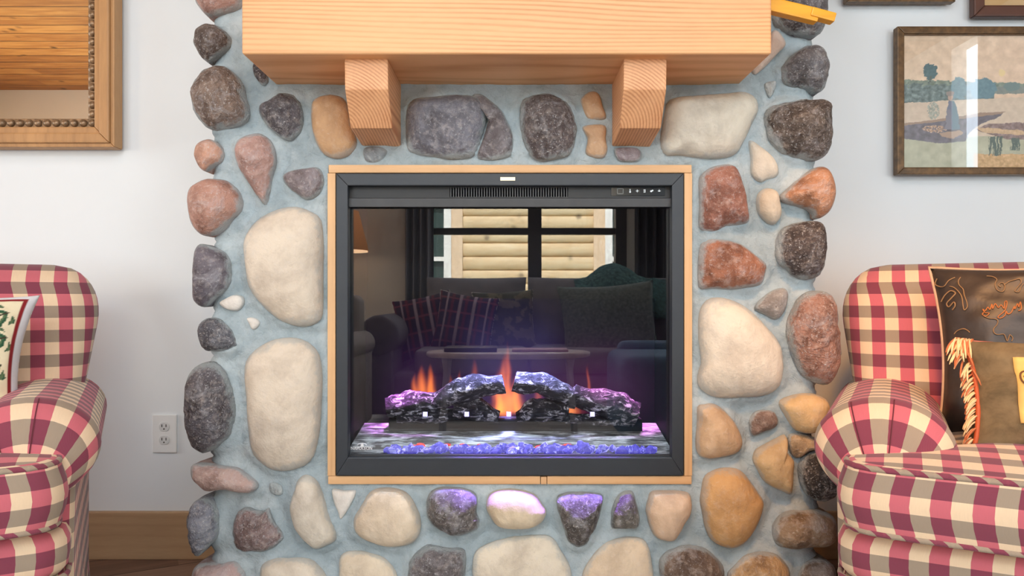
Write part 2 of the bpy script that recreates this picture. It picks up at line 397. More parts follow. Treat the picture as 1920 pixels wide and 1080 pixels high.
for sx in (-1, 1):
    xa = x0l-.14 if sx < 0 else x1l+.14
    bm = BM(); lo, hi = sorted((xa, xa+sx*.09)); add_box(bm, (lo, yN, -.4), (hi, yN+.09, 4.6))
    lo, hi = sorted((xa, xa+sx*1.2)); add_box(bm, (lo, yN, RZ(490, yN)), (hi, yN+.08, RZ(482, yN)))
    add_box(bm, (lo, yN, 1.9), (hi, yN+.08, 2.0))
    f = obj('window_frame', bm, m_house, hs)
    bm = BM(); add_box(bm, (lo, yN-.1, -.4), (hi, yN, 4.6)); obj('window_pane', bm, m_shade, f)
bm = BM(); add_box(bm, (-14, -16, -.55), (14, YB-.12, -.45))
struct(obj('ground', bm, plain('yard_grass', srgb(120, 130, 90), .9)))

# ------------------------------------------------------------------ stone chimney
chim = thing('stone_chimney', 'floor to ceiling river rock chimney breast set in blue grey mortar', 'chimney', (0, 1.9, 0))
CRM=(216,202,184); TAN=(206,168,126); DRK=(92,86,90); DBR=(100,84,76); PNK=(182,142,130); RED=(150,100,80); GRY=(128,124,128); BLK=(58,54,54); WHT=(226,220,212)
ST = [
# (colour, type, height, points, label)
(PNK,'m',.05,[(366,0),(372,12),(385,27),(393,29),(420,26),(445,18),(453,10),(453,-40),(420,-55),(380,-45),(365,-20)]),
(DBR,'r',.045,[(364,70),(368,56),(381,48),(399,47),(416,54),(431,70),(433,83),(423,96),(410,104),(399,113),(392,117),(377,107),(368,89)]),
((134,114,102),'r',.055,[(360,181),(364,159),(377,139),(396,126),(420,125),(440,137),(455,159),(462,185),(468,207),(464,226),(447,237),(421,243),(396,243),(377,230),(364,207)]),
(DRK,'r',.02,[(475,120),(490,118),(500,135),(503,150),(500,158),(494,161),(484,152),(476,138)]),
((104,100,106),'r',.035,[(484,207),(488,196),(507,189),(521,178),(536,174),(555,181),(566,200),(568,222),(562,248),(544,264),(525,256),(507,241),(490,222)]),
((200,160,120),'s',.035,[(584,207),(588,189),(603,180),(625,178),(644,185),(655,207),(662,237),(669,267),(662,285),(644,296),(625,297),(607,289),(596,274),(588,252),(584,230)]),
((150,158,164),'m',.012,[(682,280),(695,274),(715,276),(726,284),(720,297),(705,305),(688,304),(682,293)]),
((184,148,138),'m',.04,[(442,274),(451,259),(470,252),(488,250),(507,263),(516,285),(517,307),(510,333),(508,356),(503,381),(497,385),(484,370),(470,348),(458,330),(447,311),(442,293)]),
((146,136,140),'m',.03,[(531,331),(547,320),(573,315),(595,314),(605,326),(607,344),(597,365),(577,375),(558,365),(540,350)]),
((196,150,128),'m',.04,[(364,289),(368,272),(381,263),(397,262),(412,272),(420,287),(418,302),(405,309),(394,315),(387,322),(375,314),(367,300)]),
((182,138,122),'m',.055,[(353,367),(360,348),(377,338),(399,335),(425,339),(444,352),(455,370),(457,388),(449,403),(438,412),(422,430),(402,441),(383,442),(369,433),(359,417),(354,395)]),
((108,102,110),'m',.04,[(365,493),(367,467),(377,457),(400,463),(420,472),(431,487),(434,510),(431,533),(417,550),(403,560),(387,575),(373,573),(363,560),(363,525)]),
(WHT,'s',.014,[(412,568),(423,560),(440,553),(455,557),(457,570),(447,582),(433,582),(420,577)]),
(WHT,'s',.010,[(463,597),(473,595),(485,600),(487,608),(480,617),(473,617),(468,607)]),
((98,98,106),'r',.04,[(371,623),(375,607),(387,597),(407,597),(423,607),(437,623),(448,643),(447,650),(427,657),(403,658),(387,657),(375,643)]),
(CRM,'s',.05,[(458,473),(460,447),(473,423),(497,403),(530,390),(557,388),(583,397),(601,413),(606,460),(605,510),(605,560),(603,593),(590,608),(567,613),(543,608),(520,597),(497,577),(477,553),(465,527)]),
(CRM,'s',.05,[(459,700),(463,675),(480,655),(510,638),(545,633),(575,640),(595,660),(603,700),(602,760),(598,810),(590,850),(575,870),(545,882),(515,882),(490,868),(473,845),(466,800),(463,750)]),
((100,96,102),'r',.06,[(350,730),(356,702),(372,683),(400,680),(422,697),(433,724),(442,758),(442,780),(433,813),(414,836),(389,848),(375,848),(358,827),(350,791)]),
((192,164,156),'m',.035,[(358,886),(361,872),(379,869),(410,872),(442,876),(463,890),(481,904),(483,915),(470,924),(446,923),(417,918),(389,920),(372,908),(361,897)]),
((140,144,156),'r',.04,[(354,974),(359,950),(372,936),(393,939),(407,960),(410,985),(407,1010),(389,1027),(375,1041),(364,1038),(355,1010)]),
((150,128,126),'r',.03,[(437,999),(440,974),(449,959),(463,952),(481,957),(495,959),(504,952),(509,967),(519,985),(532,1006),(523,1018),(505,1031),(481,1034),(456,1032),(442,1020)]),
((216,206,190),'s',.04,[(544,953),(546,936),(553,918),(558,901),(572,890),(590,897),(600,915),(609,939),(618,967),(630,999),(629,1013),(614,1022),(593,1029),(576,1018),(562,1003),(551,985)]),
(WHT,'s',.012,[(623,918),(646,920),(667,920),(662,939),(650,960),(639,974),(634,960),(627,943)]),
((172,182,184),'m',.008,[(505,908),(515,905),(528,912),(530,925),(520,929),(507,922)]),
((220,202,178),'s',.045,[(664,971),(678,946),(692,925),(713,916),(745,918),(766,929),(780,950),(789,974),(787,999),(773,1017),(748,1025),(720,1024),(688,1013),(667,996)]),
((112,106,104),'r',.05,[(801,937),(807,922),(825,915),(847,914),(872,917),(892,926),(895,945),(893,962),(899,975),(895,990),(880,1000),(862,1005),(845,1002),(827,995),(810,985),(801,967)]),
((220,202,174),'s',.055,[(911,950),(915,930),(930,920),(955,917),(985,921),(1005,929),(1017,945),(1024,957),(1020,972),(1007,984),(990,990),(967,991),(942,989),(927,980),(917,965)]),
((96,90,86),'r',.055,[(1045,935),(1057,926),(1080,922),(1110,924),(1131,929),(1130,945),(1125,965),(1115,987),(1105,1012),(1092,1024),(1080,1024),(1067,1015),(1060,997),(1052,975),(1047,955)]),
((110,106,100),'m',.035,[(1146,972),(1147,955),(1157,932),(1170,921),(1185,921),(1192,937),(1197,960),(1199,975),(1195,990),(1180,991),(1160,991),(1147,989)]),
((218,188,160),'s',.045,[(1211,955),(1215,936),(1223,922),(1250,920),(1276,921),(1293,926),(1297,945),(1293,964),(1283,979),(1274,996),(1262,1013),(1245,1013),(1228,1005),(1218,986),(1214,969)]),
((204,160,108),'s',.05,[(1316,921),(1320,897),(1334,883),(1353,877),(1377,877),(1394,887),(1411,909),(1423,926),(1431,940),(1428,964),(1416,988),(1401,1010),(1387,1022),(1370,1027),(1348,1022),(1332,1010),(1322,988),(1317,964),(1313,940)]),
((206,176,132),'s',.04,[(1411,862),(1417,845),(1435,833),(1455,822),(1472,815),(1474,830),(1470,840),(1480,853),(1487,862),(1486,885),(1484,909),(1481,926),(1464,919),(1445,911),(1430,899),(1421,883)]),
((184,158,124),'m',.03,[(1480,816),(1500,812),(1530,822),(1540,840),(1515,846),(1497,858),(1488,855),(1478,838)]),
(BLK,'r',.05,[(1495,885),(1500,863),(1510,851),(1530,844),(1560,850),(1575,880),(1575,910),(1568,930),(1555,938),(1536,939),(1519,931),(1505,919)]),
((146,126,104),'m',.05,[(1447,998),(1452,979),(1464,964),(1483,956),(1517,956),(1546,960),(1563,969),(1570,988),(1568,1010),(1551,1022),(1527,1025),(1493,1029),(1469,1027),(1454,1020)]),
((118,98,84),'m',.05,[(1236,1055),(1245,1037),(1262,1027),(1283,1022),(1312,1025),(1329,1032),(1344,1046),(1356,1063),(1356,1085),(1340,1105),(1300,1112),(1260,1105),(1240,1085)]),
((196,164,122),'m',.045,[(1364,1075),(1380,1058),(1397,1041),(1423,1034),(1450,1037),(1469,1051),(1479,1066),(1480,1085),(1465,1110),(1430,1120),(1390,1112),(1368,1095)]),
((130,116,104),'m',.045,[(1492,1085),(1500,1063),(1510,1053),(1536,1049),(1558,1056),(1566,1070),(1566,1100),(1545,1120),(1510,1115),(1495,1100)]),
((224,212,192),'s',.022,[(886,1060),(892,1035),(915,1020),(945,1010),(985,1005),(1022,1004),(1040,1012),(1050,1030),(1063,1050),(1071,1072),(1068,1100),(1030,1120),(960,1122),(905,1110),(888,1085)]),
((222,200,172),'s',.022,[(1092,1078),(1100,1058),(1115,1037),(1135,1018),(1160,1010),(1185,1008),(1207,1013),(1217,1030),(1222,1055),(1224,1080),(1205,1110),(1160,1120),(1115,1112),(1095,1095)]),
((122,116,118),'r',.045,[(765,1075),(770,1052),(785,1033),(802,1022),(835,1027),(868,1030),(873,1050),(872,1080),(860,1108),(820,1116),(780,1108),(766,1092)]),
((224,208,184),'s',.022,[(636,1070),(638,1045),(653,1034),(678,1034),(710,1041),(731,1055),(745,1080),(735,1105),(700,1118),(660,1112),(640,1092)]),
((220,208,190),'s',.04,[(488,1080),(491,1059),(509,1048),(541,1045),(579,1048),(597,1062),(612,1085),(600,1110),(550,1120),(505,1112),(490,1095)]),
((184,158,154),'m',.04,[(360,1075),(366,1062),(380,1058),(410,1056),(440,1052),(458,1070),(460,1090),(440,1112),(400,1118),(368,1108),(358,1092)]),
((126,126,136),'m',.045,[(761,225),(766,197),(779,185),(806,182),(840,178),(876,179),(903,185),(914,203),(914,219),(909,240),(900,270),(891,288),(882,296),(846,299),(815,294),(776,288),(763,276)]),
((124,118,122),'m',.03,[(885,180),(903,178),(921,190),(939,206),(951,228),(960,249),(962,273),(957,291),(936,299),(909,300),(895,294),(903,267),(912,237),(915,212)]),
((108,98,98),'r',.045,[(974,215),(979,191),(997,179),(1027,176),(1054,185),(1072,206),(1080,237),(1078,267),(1066,291),(1036,300),(1009,302),(991,288),(979,258)]),
((202,166,132),'s',.018,[(1089,185),(1106,172),(1122,176),(1130,200),(1136,222),(1115,226),(1100,223),(1090,200)]),
((202,166,132),'s',.018,[(1092,237),(1133,235),(1136,261),(1139,282),(1130,296),(1109,294),(1098,285),(1101,261)]),
((160,148,154),'m',.012,[(1153,279),(1175,276),(1195,278),(1203,289),(1195,302),(1165,302),(1155,292)]),
((216,208,192),'s',.045,[(1239,268),(1242,239),(1251,195),(1267,183),(1314,179),(1362,176),(1396,173),(1418,186),(1421,208),(1409,233),(1396,261),(1377,290),(1346,298),(1314,296),(1277,291),(1248,290)]),
((206,184,170),'s',.02,[(1450,57),(1468,70),(1473,85),(1462,97),(1450,110),(1430,130),(1415,140),(1408,125),(1428,95)]),
((98,92,94),'r',.05,[(1449,10),(1449,38),(1465,55),(1490,65),(1510,68),(1525,69),(1541,58),(1547,40),(1549,10),(1549,-30),(1500,-50),(1460,-40)]),
((112,108,110),'r',.05,[(1464,129),(1478,110),(1503,91),(1522,85),(1541,94),(1551,116),(1551,142),(1544,164),(1530,175),(1510,167),(1484,164),(1469,154)]),
((188,194,194),'m',.010,[(1434,157),(1446,152),(1455,153),(1453,168),(1444,183),(1436,172)]),
((94,84,78),'r',.06,[(1433,227),(1437,208),(1459,195),(1497,189),(1535,188),(1554,195),(1558,227),(1558,271),(1547,293),(1527,301),(1503,299),(1469,290),(1447,271),(1437,249)]),
((214,204,188),'s',.022,[(1404,264),(1425,274),(1444,290),(1453,302),(1459,318),(1456,331),(1437,338),(1425,342),(1409,328),(1407,299)]),
((158,108,92),'m',.045,[(1311,339),(1319,324),(1339,313),(1366,309),(1381,315),(1390,336),(1398,365),(1403,395),(1404,416),(1384,423),(1360,427),(1339,436),(1319,433),(1311,418),(1313,383)]),
((162,108,84),'m',.045,[(1310,484),(1314,460),(1327,448),(1351,448),(1381,454),(1401,466),(1419,481),(1436,495),(1434,513),(1425,534),(1398,540),(1369,543),(1339,541),(1313,540),(1309,513)]),
((206,192,172),'s',.03,[(1418,380),(1422,362),(1437,353),(1455,359),(1461,380),(1464,404),(1452,421),(1437,416),(1422,401)]),
((184,132,100),'m',.05,[(1462,368),(1487,344),(1511,324),(1532,313),(1550,315),(1561,333),(1566,359),(1561,386),(1547,404),(1529,411),(1523,398),(1499,389),(1470,380)]),
((86,76,74),'r',.05,[(1453,466),(1458,442),(1475,424),(1502,417),(1532,416),(1544,427),(1547,454),(1545,493),(1538,513),(1517,525),(1493,521),(1473,504),(1458,490)]),
((158,152,148),'m',.025,[(1415,578),(1434,555),(1458,541),(1474,543),(1477,561),(1470,584),(1455,599),(1434,590)]),
((172,128,112),'r',.06,[(1473,625),(1480,590),(1495,560),(1515,547),(1545,546),(1562,560),(1570,600),(1573,650),(1570,690),(1560,712),(1545,722),(1520,714),(1500,700),(1485,670)]),
((222,210,192),'s',.055,[(1311,600),(1316,575),(1330,560),(1355,558),(1385,568),(1410,585),(1435,612),(1458,640),(1467,665),(1468,700),(1458,728),(1430,742),(1390,745),(1350,746),(1325,738),(1310,722),(1310,700),(1316,680),(1311,640)]),
((210,176,140),'s',.045,[(1309,764),(1319,759),(1338,757),(1357,769),(1374,788),(1386,809),(1392,831),(1384,846),(1362,855),(1328,859),(1311,853),(1305,831),(1308,793)]),
((136,112,102),'m',.02,[(1405,788),(1415,773),(1434,769),(1451,773),(1459,790),(1451,802),(1432,809),(1412,817),(1406,807)]),
((214,180,132),'s',.045,[(1461,754),(1480,742),(1509,737),(1538,742),(1552,754),(1555,780),(1545,800),(1521,813),(1497,809),(1485,800),(1470,778)]),
]
# mortar first: profile path round the front
XML, XMR = (392-VX)*YF/F, (1532-VX)*YF/F
sils = []
for s_ in ST:
    sm = smooth_closed(s_[3], 40); Ds = YF-.006
    sils.append((np.stack([(sm[:,0]-VX)*Ds/F, CH+(HY-sm[:,1])*Ds/F], 1), s_[2]))
allp = np.vstack([s for s, h in sils]); allh = np.concatenate([[h]*len(s) for s, h in sils])
path = []
for y in np.linspace(YW, YF+.05, 14): path.append((XML, y, -1, 0))
for a in np.linspace(0, math.pi/2, 8)[1:-1]: path.append((XML+.05*(1-math.cos(a)), YF+.05*(1-math.sin(a)), -math.cos(a), -math.sin(a)))
for x in np.linspace(XML+.05, XMR-.05, 190): path.append((x, YF, 0, -1))
for a in np.linspace(math.pi/2, 0, 8)[1:-1]: path.append((XMR-.05*(1-math.cos(a)), YF+.05*(1-math.sin(a)), math.cos(a), -math.sin(a)))
for y in np.linspace(YF+.05, YW, 14): path.append((XMR, y, 1, 0))
zs = np.concatenate([np.arange(0, 1.32, .0068), np.arange(1.33, ZC, .04), [ZC]])
PA = np.array(path); nC = len(PA); nR = len(zs)
GX = np.tile(PA[:,0], (nR,1)); GY = np.tile(PA[:,1], (nR,1)); NX = np.tile(PA[:,2], (nR,1)); NY = np.tile(PA[:,3], (nR,1)); GZ = np.tile(zs[:,None], (1,nC))
pts = np.stack([GX.ravel(), GZ.ravel()], 1); dmin = np.full(len(pts), 9.0); hn = np.zeros(len(pts))
for i in range(0, len(pts), 4000):
    dd = np.linalg.norm(pts[i:i+4000, None]-allp[None], axis=2); dmin[i:i+4000] = dd.min(1); hn[i:i+4000] = allh[dd.argmin(1)]
dsp = np.array([noise.fractal(Vector((x*7, y*7, z*7)), 1.0, 2.0, 4)*.0095 + noise.fractal(Vector((x*40, y*14, z*22)), 1.0, 2.0, 3)*.0028 for x, y, z in zip(GX.ravel(), GY.ravel(), GZ.ravel())])
dsp += np.minimum(.0155, hn*.35)*np.exp(-(dmin/.017)**2) - .005
fx0, fx1 = (618-VX)*YF/F, (1295-VX)*YF/F; fz1, fz0 = CH+(HY-313)*YF/F, CH+(HY-905)*YF/F
near = (pts[:,0] > fx0-.03) & (pts[:,0] < fx1+.03) & (pts[:,1] > fz0-.03) & (pts[:,1] < fz1+.03)
dsp[near] = np.minimum(dsp[near], .004)
V = np.stack([GX.ravel()+NX.ravel()*dsp, GY.ravel()+NY.ravel()*dsp, GZ.ravel()], 1)
faces = []
for r in range(nR-1):
    for c in range(nC-1):
        a = r*nC+c; xm = (GX[r,c]+GX[r,c+1])/2; zm = (zs[r]+zs[r+1])/2
        if fx0 < xm < fx1 and fz0 < zm < fz1 and GY[r,c] < YF+.01: continue
        faces.append((a, a+1, a+nC+1, a+nC))
me = mesh_of('mortar', V, faces)
t = NT('mortar_cement'); v = t.coords()
n1 = t.noise(v, 7, 5, .6, .5); n2 = t.noise(v, 55, 5, .7, .3)
c = t.ramp(n1, [(.30, srgb(142, 156, 162)), (.5, srgb(164, 177, 183)), (.72, srgb(188, 197, 200))])
c = t.mix(t.math('MULTIPLY', t.ramp(n2, [(.3, 1.0), (.5, 0.0)]), .35), c, srgb(118, 128, 130))
n3 = t.noise(v, 24, 6, .6, 2.5); t.bump(t.math('ADD', t.math('ADD', n2, n1), t.math('MULTIPLY', n3, 1.2)), .6, .006); m_mortar = t.fin(c, .8, spec=.3)
link('mortar', me, m_mortar, chim)

def stone(colr, typ, H, outline, idx):
    n = 56; rings = 13; sm = smooth_closed(outline, n)
    area = abs(np.sum(sm[:,0]*np.roll(sm[:,1],-1)-np.roll(sm[:,0],-1)*sm[:,1]))/2
    mind = 2*math.sqrt(area/math.pi)*YF/F
    H = min(H*1.0, mind*.42)
    Ds = YF-min(.012, H*.25)
    X = (sm[:,0]-VX)*Ds/F; Z = CH+(HY-sm[:,1])*Ds/F
    cx, cz = X.mean(), Z.mean(); edge = sm[:,0].min() < 372 or sm[:,0].max() > 1540
    amp = {'s': .0022, 'm': .0038, 'r': .0062}[typ]*min(1, mind/.10)
    off = Vector((idx*3.17, idx*1.3, idx*7.7)); verts = []; rim = []
    pw, qw = (2.8, .62) if typ == 's' else (2.4, .7)
    for j in range(rings+1):
        r = math.sin((j/rings)*math.pi/2) if j else 0
        h = H*max(0, 1-r**pw)**qw
        for k in range(n if j else 1):
            x = cx+(X[k]-cx)*r; z = cz+(Z[k]-cz)*r
            p = Vector((x, Ds-h, z))
            nrm = Vector(((X[k]-cx)*r*.9, -.02-.05*(1-r), (Z[k]-cz)*r*.9)).normalized() if j else Vector((0,-1,0))
            q = p*18+off
            d = noise.fractal(q, 1.0, 2.0, 4)*amp*(1.5-.9*r*r) + noise.noise(p*6+off)*amp*1.1*(1-r*.8)
            if typ == 'r': d += (noise.fractal(p*55+off, .8, 2.0, 3))*amp*.5
            if j == rings: d *= .5
            verts.append(p+nrm*d); rim.append(r**2.4*1.08)
    back = .16 if edge else H*.7+.012
    for b, sc in ((.25, 1.0), (.6, .93), (1.0, .72)):
        for k in range(n):
            x = cx+(X[k]-cx)*sc; z = cz+(Z[k]-cz)*sc; p = Vector((x, Ds+back*b, z))
            nrm = Vector((X[k]-cx, 0, Z[k]-cz)).normalized()
            verts.append(p+nrm*noise.fractal(p*18+off, 1.0, 2.0, 4)*amp*.5); rim.append(1.1 if not edge else .45)
    fc = [(0, 1+(k+1) % n, 1+k) for k in range(n)]
    for j in range(rings+2):
        a = 1+j*n; b = a+n
        for k in range(n): fc.append((a+k, a+(k+1) % n, b+(k+1) % n, b+k))
    fc.append(tuple(1+(rings+2+0)*n+k for k in range(n)))
    me = mesh_of('river_stone', verts, fc)
    at = me.attributes.new('rim', 'FLOAT', 'POINT'); at.data.foreach_set('value', rim)
    o = link('river_stone', me, {'s': m_smooth, 'm': m_mid, 'r': m_rough}[typ], chim)
    o.color = (*srgb(*colr), 1)
    nm = 'cream' if min(colr) > 165 else ('dark charcoal' if max(colr) < 112 else ('tan' if colr[0]-colr[2] > 50 and colr[0] > 180 else ('reddish brown' if colr[0]-colr[2] > 40 else 'grey' if colr[0]-colr[2] < 22 else 'pinkish brown')))
    o['label'] = nm + ' river stone'
for i, s_ in enumerate(ST): stone(*s_[:4], i)

up = [(c_, t_, h_, [(x, y-820) for x, y in p_]) for c_, t_, h_, p_ in ST if 330 < min(q[1] for q in p_) and max(q[1] for q in p_) < 760]
up += [(c_, t_, h_, [(x, y-1150) for x, y in p_]) for c_, t_, h_, p_ in ST if min(q[1] for q in p_) > 905 and 640 < min(q[0] for q in p_) < 1290 and max(q[1] for q in p_) < 1030]
for i, s_ in enumerate(up): stone(*s_, 200+i)

# ------------------------------------------------------------------ mantel with two corbels
Dm = 1.535
mant = thing('mantelpiece', 'thick pale fir beam mantel on two wooden corbels above the fireplace', 'mantel', (0, 1.64, 1.2))
xa, xb = (453-VX)*Dm/F, (1447-VX)*Dm/F; zb = CH+(HY-101)*Dm/F
bm = BM(); add_box(bm, (xa, Dm, zb), (xb, YF+.02, zb+.19), .006, 3)
m_beam_under = m_mantel
obj('beam', bm, m_mantel, mant, True)
m = mant.children[0].data; 
for p in m.polygons: p.use_smooth = False
def corbel(pxl, pxr, Dc):
    zt = zb+.001; yb_ = YF+.02; ytop = Dm+.035
    xl, xr = (pxl-VX)*Dc/F, (pxr-VX)*Dc/F
    prof = [(ytop-.002, zt), (ytop+.002, zt-.066), (ytop+.010, zt-.076), (ytop+.058, zt-.137), (yb_, zt-.153), (yb_, zt)]
    bm = BM(); add_prism(bm, prof, 'x', xl, xr, .004)
    return obj('corbel', bm, m_corbel, mant)
corbel(645, 727, 1.565); corbel(1170, 1251, 1.565)

# yellow painted stick lying on the mantel end
stick = thing('wooden_stick', 'yellow painted wooden stick jutting past the right end of the mantel', 'stick', (.69, 1.6, 1.33))
m_yel = wood('yellow_paint', srgb(232, 168, 40), srgb(196, 124, 18), 'x', .03, .6, contrast=.5, knots=False, rough=.35)
def stick_part(a, b, w, name):
    a, b = Vector(a), Vector(b); L = (b-a).length; ang = math.atan2(b.z-a.z, b.x-a.x)
    M = Matrix.Translation(a) @ Matrix.Rotation(-ang, 4, 'Y')
    bm = BM(); add_box(bm, (0, -.012, -w/2), (L, .012, w/2), .003, 2, M); return obj(name, bm, m_yel, stick)
stick_part(P(1425, 6.5, 1.60), P(1532, 32, 1.60), .030, 'shaft')
stick_part(P(1518, 24, 1.597), P(1563, 36, 1.597), .020, 'tip')

# ------------------------------------------------------------------ wooden border round the insert
sur = thing('insert_border', 'thin pale pine border boards framing the black electric fireplace', 'trim', (0, YF, .3))
Dt = 1.741
def pbox(bm, x0, y0, x1, y1, D, depth, bev=0):
    a = P(x0, y1, D); b = P(x1, y0, D); add_box(bm, (a.x, D, a.z), (b.x, D+depth, b.z), bev); return bm
obj('top_board', pbox(BM(), 616, 309, 1297, 324, Dt, .04, .0015), m_trim, sur)
obj('side_board', pbox(BM(), 614, 324.5, 629, 892.5, Dt, .04, .0015), m_trimv, sur)
obj('side_board', pbox(BM(), 1283, 324.5, 1298, 892.5, Dt, .04, .0015), m_trimv, sur)
obj('bottom_board', pbox(BM(), 615, 893, 1013, 908, Dt, .04, .0015), m_trim, sur)
obj('bottom_board', pbox(BM(), 1026, 893, 1297, 908, Dt, .04, .0015), m_trim, sur)
obj('filler_block', pbox(BM(), 1014, 894, 1025, 908, Dt+.003, .035, .001), m_trim, sur)

# ------------------------------------------------------------------ electric fireplace
fp = thing('electric_fireplace', 'black framed electric fireplace with purple lit logs behind glass', 'fireplace', (0, 1.85, .33))
Df = 1.736
a0 = P(630, 892, Df); a1 = P(1282, 325, Df); i0 = P(652, 858, Df); i1 = P(1260, 348, Df)
bm = BM()
def fr(pts): add_prism(bm, pts, 'y', Df, Df+.03, .002)
fr([(a0.x, a0.z), (i0.x, i0.z), (i0.x, i1.z), (a0.x, a1.z)]); fr([(a1.x, a0.z), (a1.x, a1.z), (i1.x, i1.z), (i1.x, i0.z)])
fr([(a0.x, a1.z), (i0.x, i1.z), (i1.x, i1.z), (a1.x, a1.z)]); fr([(a0.x, a0.z), (a1.x, a0.z), (i1.x, i0.z), (i0.x, i0.z)])
obj('outer_frame', bm, m_black, fp)
# header panel with vents
Dh = 1.757
h0 = P(650, 371, Dh); h1 = P(1262, 345, Dh)
bm = BM(); v0 = P(843, 369, Dh); v1 = P(1065, 352, Dh)
add_box(bm, (h0.x, Dh, h0.z), (v0.x, Dh+.012, h1.z)); add_box(bm, (v1.x, Dh, h0.z), (h1.x, Dh+.012, h1.z))
add_box(bm, (v0.x, Dh, v1.z), (v1.x, Dh+.012, h1.z)); add_box(bm, (v0.x, Dh, h0.z), (v1.x, Dh+.012, v0.z))
hd = obj('header_panel', bm, m_black2, fp)
bm = BM(); nsl = 46
for k in range(nsl):
    x = v0.x+(v1.x-v0.x)*(k+.5)/nsl; add_box(bm, (x-.0013, Dh, v0.z), (x+.0013, Dh+.01, v1.z))
obj('vent_grille', bm, plain('vent_slats', srgb(62, 64, 68), .4), hd)
obj('lower_header', pbox(BM(), 650, 371.5, 1262, 388, 1.750, .012, .001), plain('grey_header', srgb(56, 57, 60), .5), fp)
obj('bottom_lip', pbox(BM(), 650, 853, 1262, 862, 1.750, .015, .001), m_black2, fp)
t = NT('badge_metal'); m_badge = t.fin(srgb(214, 200, 180), .3, .6)
obj('badge', pbox(BM(), 938, 332, 966, 339, Df-.002, .004, .0006), m_badge, fp)['label'] = 'small silver badge'
t = NT('panel_marks'); m_ink = t.fin(srgb(205, 210, 212), .5)
t.b.inputs['Emission Color'].default_value = (.7, .75, .8, 1); t.b.inputs['Emission Strength'].default_value = .35
cp = obj('control_panel', pbox(BM(), 1146, 349, 1247, 367, Dh-.002, .004, .0006), plain('control_glass', srgb(38, 42, 46), .15), hd)
Dk = Dh-.0035
bm = BM()
for q in ((1157, 353, 1169, 354.2), (1157, 362.8, 1169, 364), (1157, 353, 1158.2, 364), (1167.8, 353, 1169, 364)): pbox(bm, *q, Dk, .001)
obj('display_outline', bm, plain('dim_mark', srgb(130, 134, 136), .5), hd)
def icon(cx, shapes):
    bm = BM()
    for s_ in shapes:
        if s_[0] == 'd': c = P(cx+s_[1], 358+s_[2], Dk); add_lathe(bm, [(s_[3]*Dk/F, 0), (s_[3]*Dk/F, .001)], c, 12, 'y')
        else: pbox(bm, cx+s_[1], 358+s_[2], cx+s_[3], 358+s_[4], Dk, .001)
    obj('touch_icon', bm, m_ink, hd)
icon(1181.5, [('d', 0, 1.8, 1.7), ('b', -.7, -3.6, .7, 1.5)])
icon(1195, [('d', 0, 0, 1.6), ('b', -.3, -3, .3, 3), ('b', -3, -.3, 3, .3)])
icon(1208.5, [('b', -1.8, -2.8, 1.8, -1.8), ('b', -1.8, -.5, 1.8, .5), ('b', -1.8, 1.8, 1.8, 2.8), ('b', 1, -2.5, 1.8, 2.5)])
icon(1222, [('d', -1, .5, 1.9), ('d', 1.6, -.8, 1.5)])
icon(1236, [('b', -2.6, -.4, -1.2, .4), ('d', .2, 0, 1.5), ('b', -.3, -3.2, .3, -1), ('b', 2, -.4, 3.0, .4)])
# firebox
m_box = plain('firebox_black', srgb(13, 13, 15), .6, spec=.2)
fb0 = P(644, 868, Df); fb1 = P(1268, 342, Df)
X0, X1, Z0, Z1 = fb0.x-.01, fb1.x+.01, fb0.z, fb1.z+.01
YK = 2.085
bm = BM()
add_box(bm, (X0-.01, Dh+.013, Z0), (X0, YK, Z1)); add_box(bm, (X1, Dh+.013, Z0), (X1+.01, YK, Z1))
add_box(bm, (X0, Dh+.013, Z1-.01), (X1, YK, Z1)); add_box(bm, (X0, YK-.01, Z0), (X1, YK, Z1)); add_box(bm, (X0, Dh+.013, Z0-.01), (X1, YK, Z0))
obj('firebox', bm, m_box, fp)
# tray sloping up to the back; its grey flecks also imitate the mirrored rug
t = NT('ember_tray'); v = t.coords(scale=(.28, 1, 1)); nn = t.noise(v, 60, 4, .7, .6)
c = t.ramp(nn, [(.42, srgb(34, 32, 32)), (.50, srgb(120, 126, 126)), (.64, srgb(205, 214, 214))]); m_tray = t.fin(c, .35)
tz0 = P(0, 856, 1.775).z; tz1 = P(0, 793, 2.02).z
bm = BM()
A = [(X0+.003, 1.768, tz0), (X1-.003, 1.768, tz0), (X1-.003, 2.02, tz1), (X0+.003, 2.02, tz1)]
top = [bm.verts.new(p) for p in A]; bot = [bm.verts.new((p[0], p[1], Z0+.001)) for p in A]
bm.faces.new(top); bm.faces.new(bot[::-1])
for k in range(4): bm.faces.new((bot[k], bot[(k+1)%4], top[(k+1)%4], top[k]))
obj('ember_tray', bm, m_tray, fp)
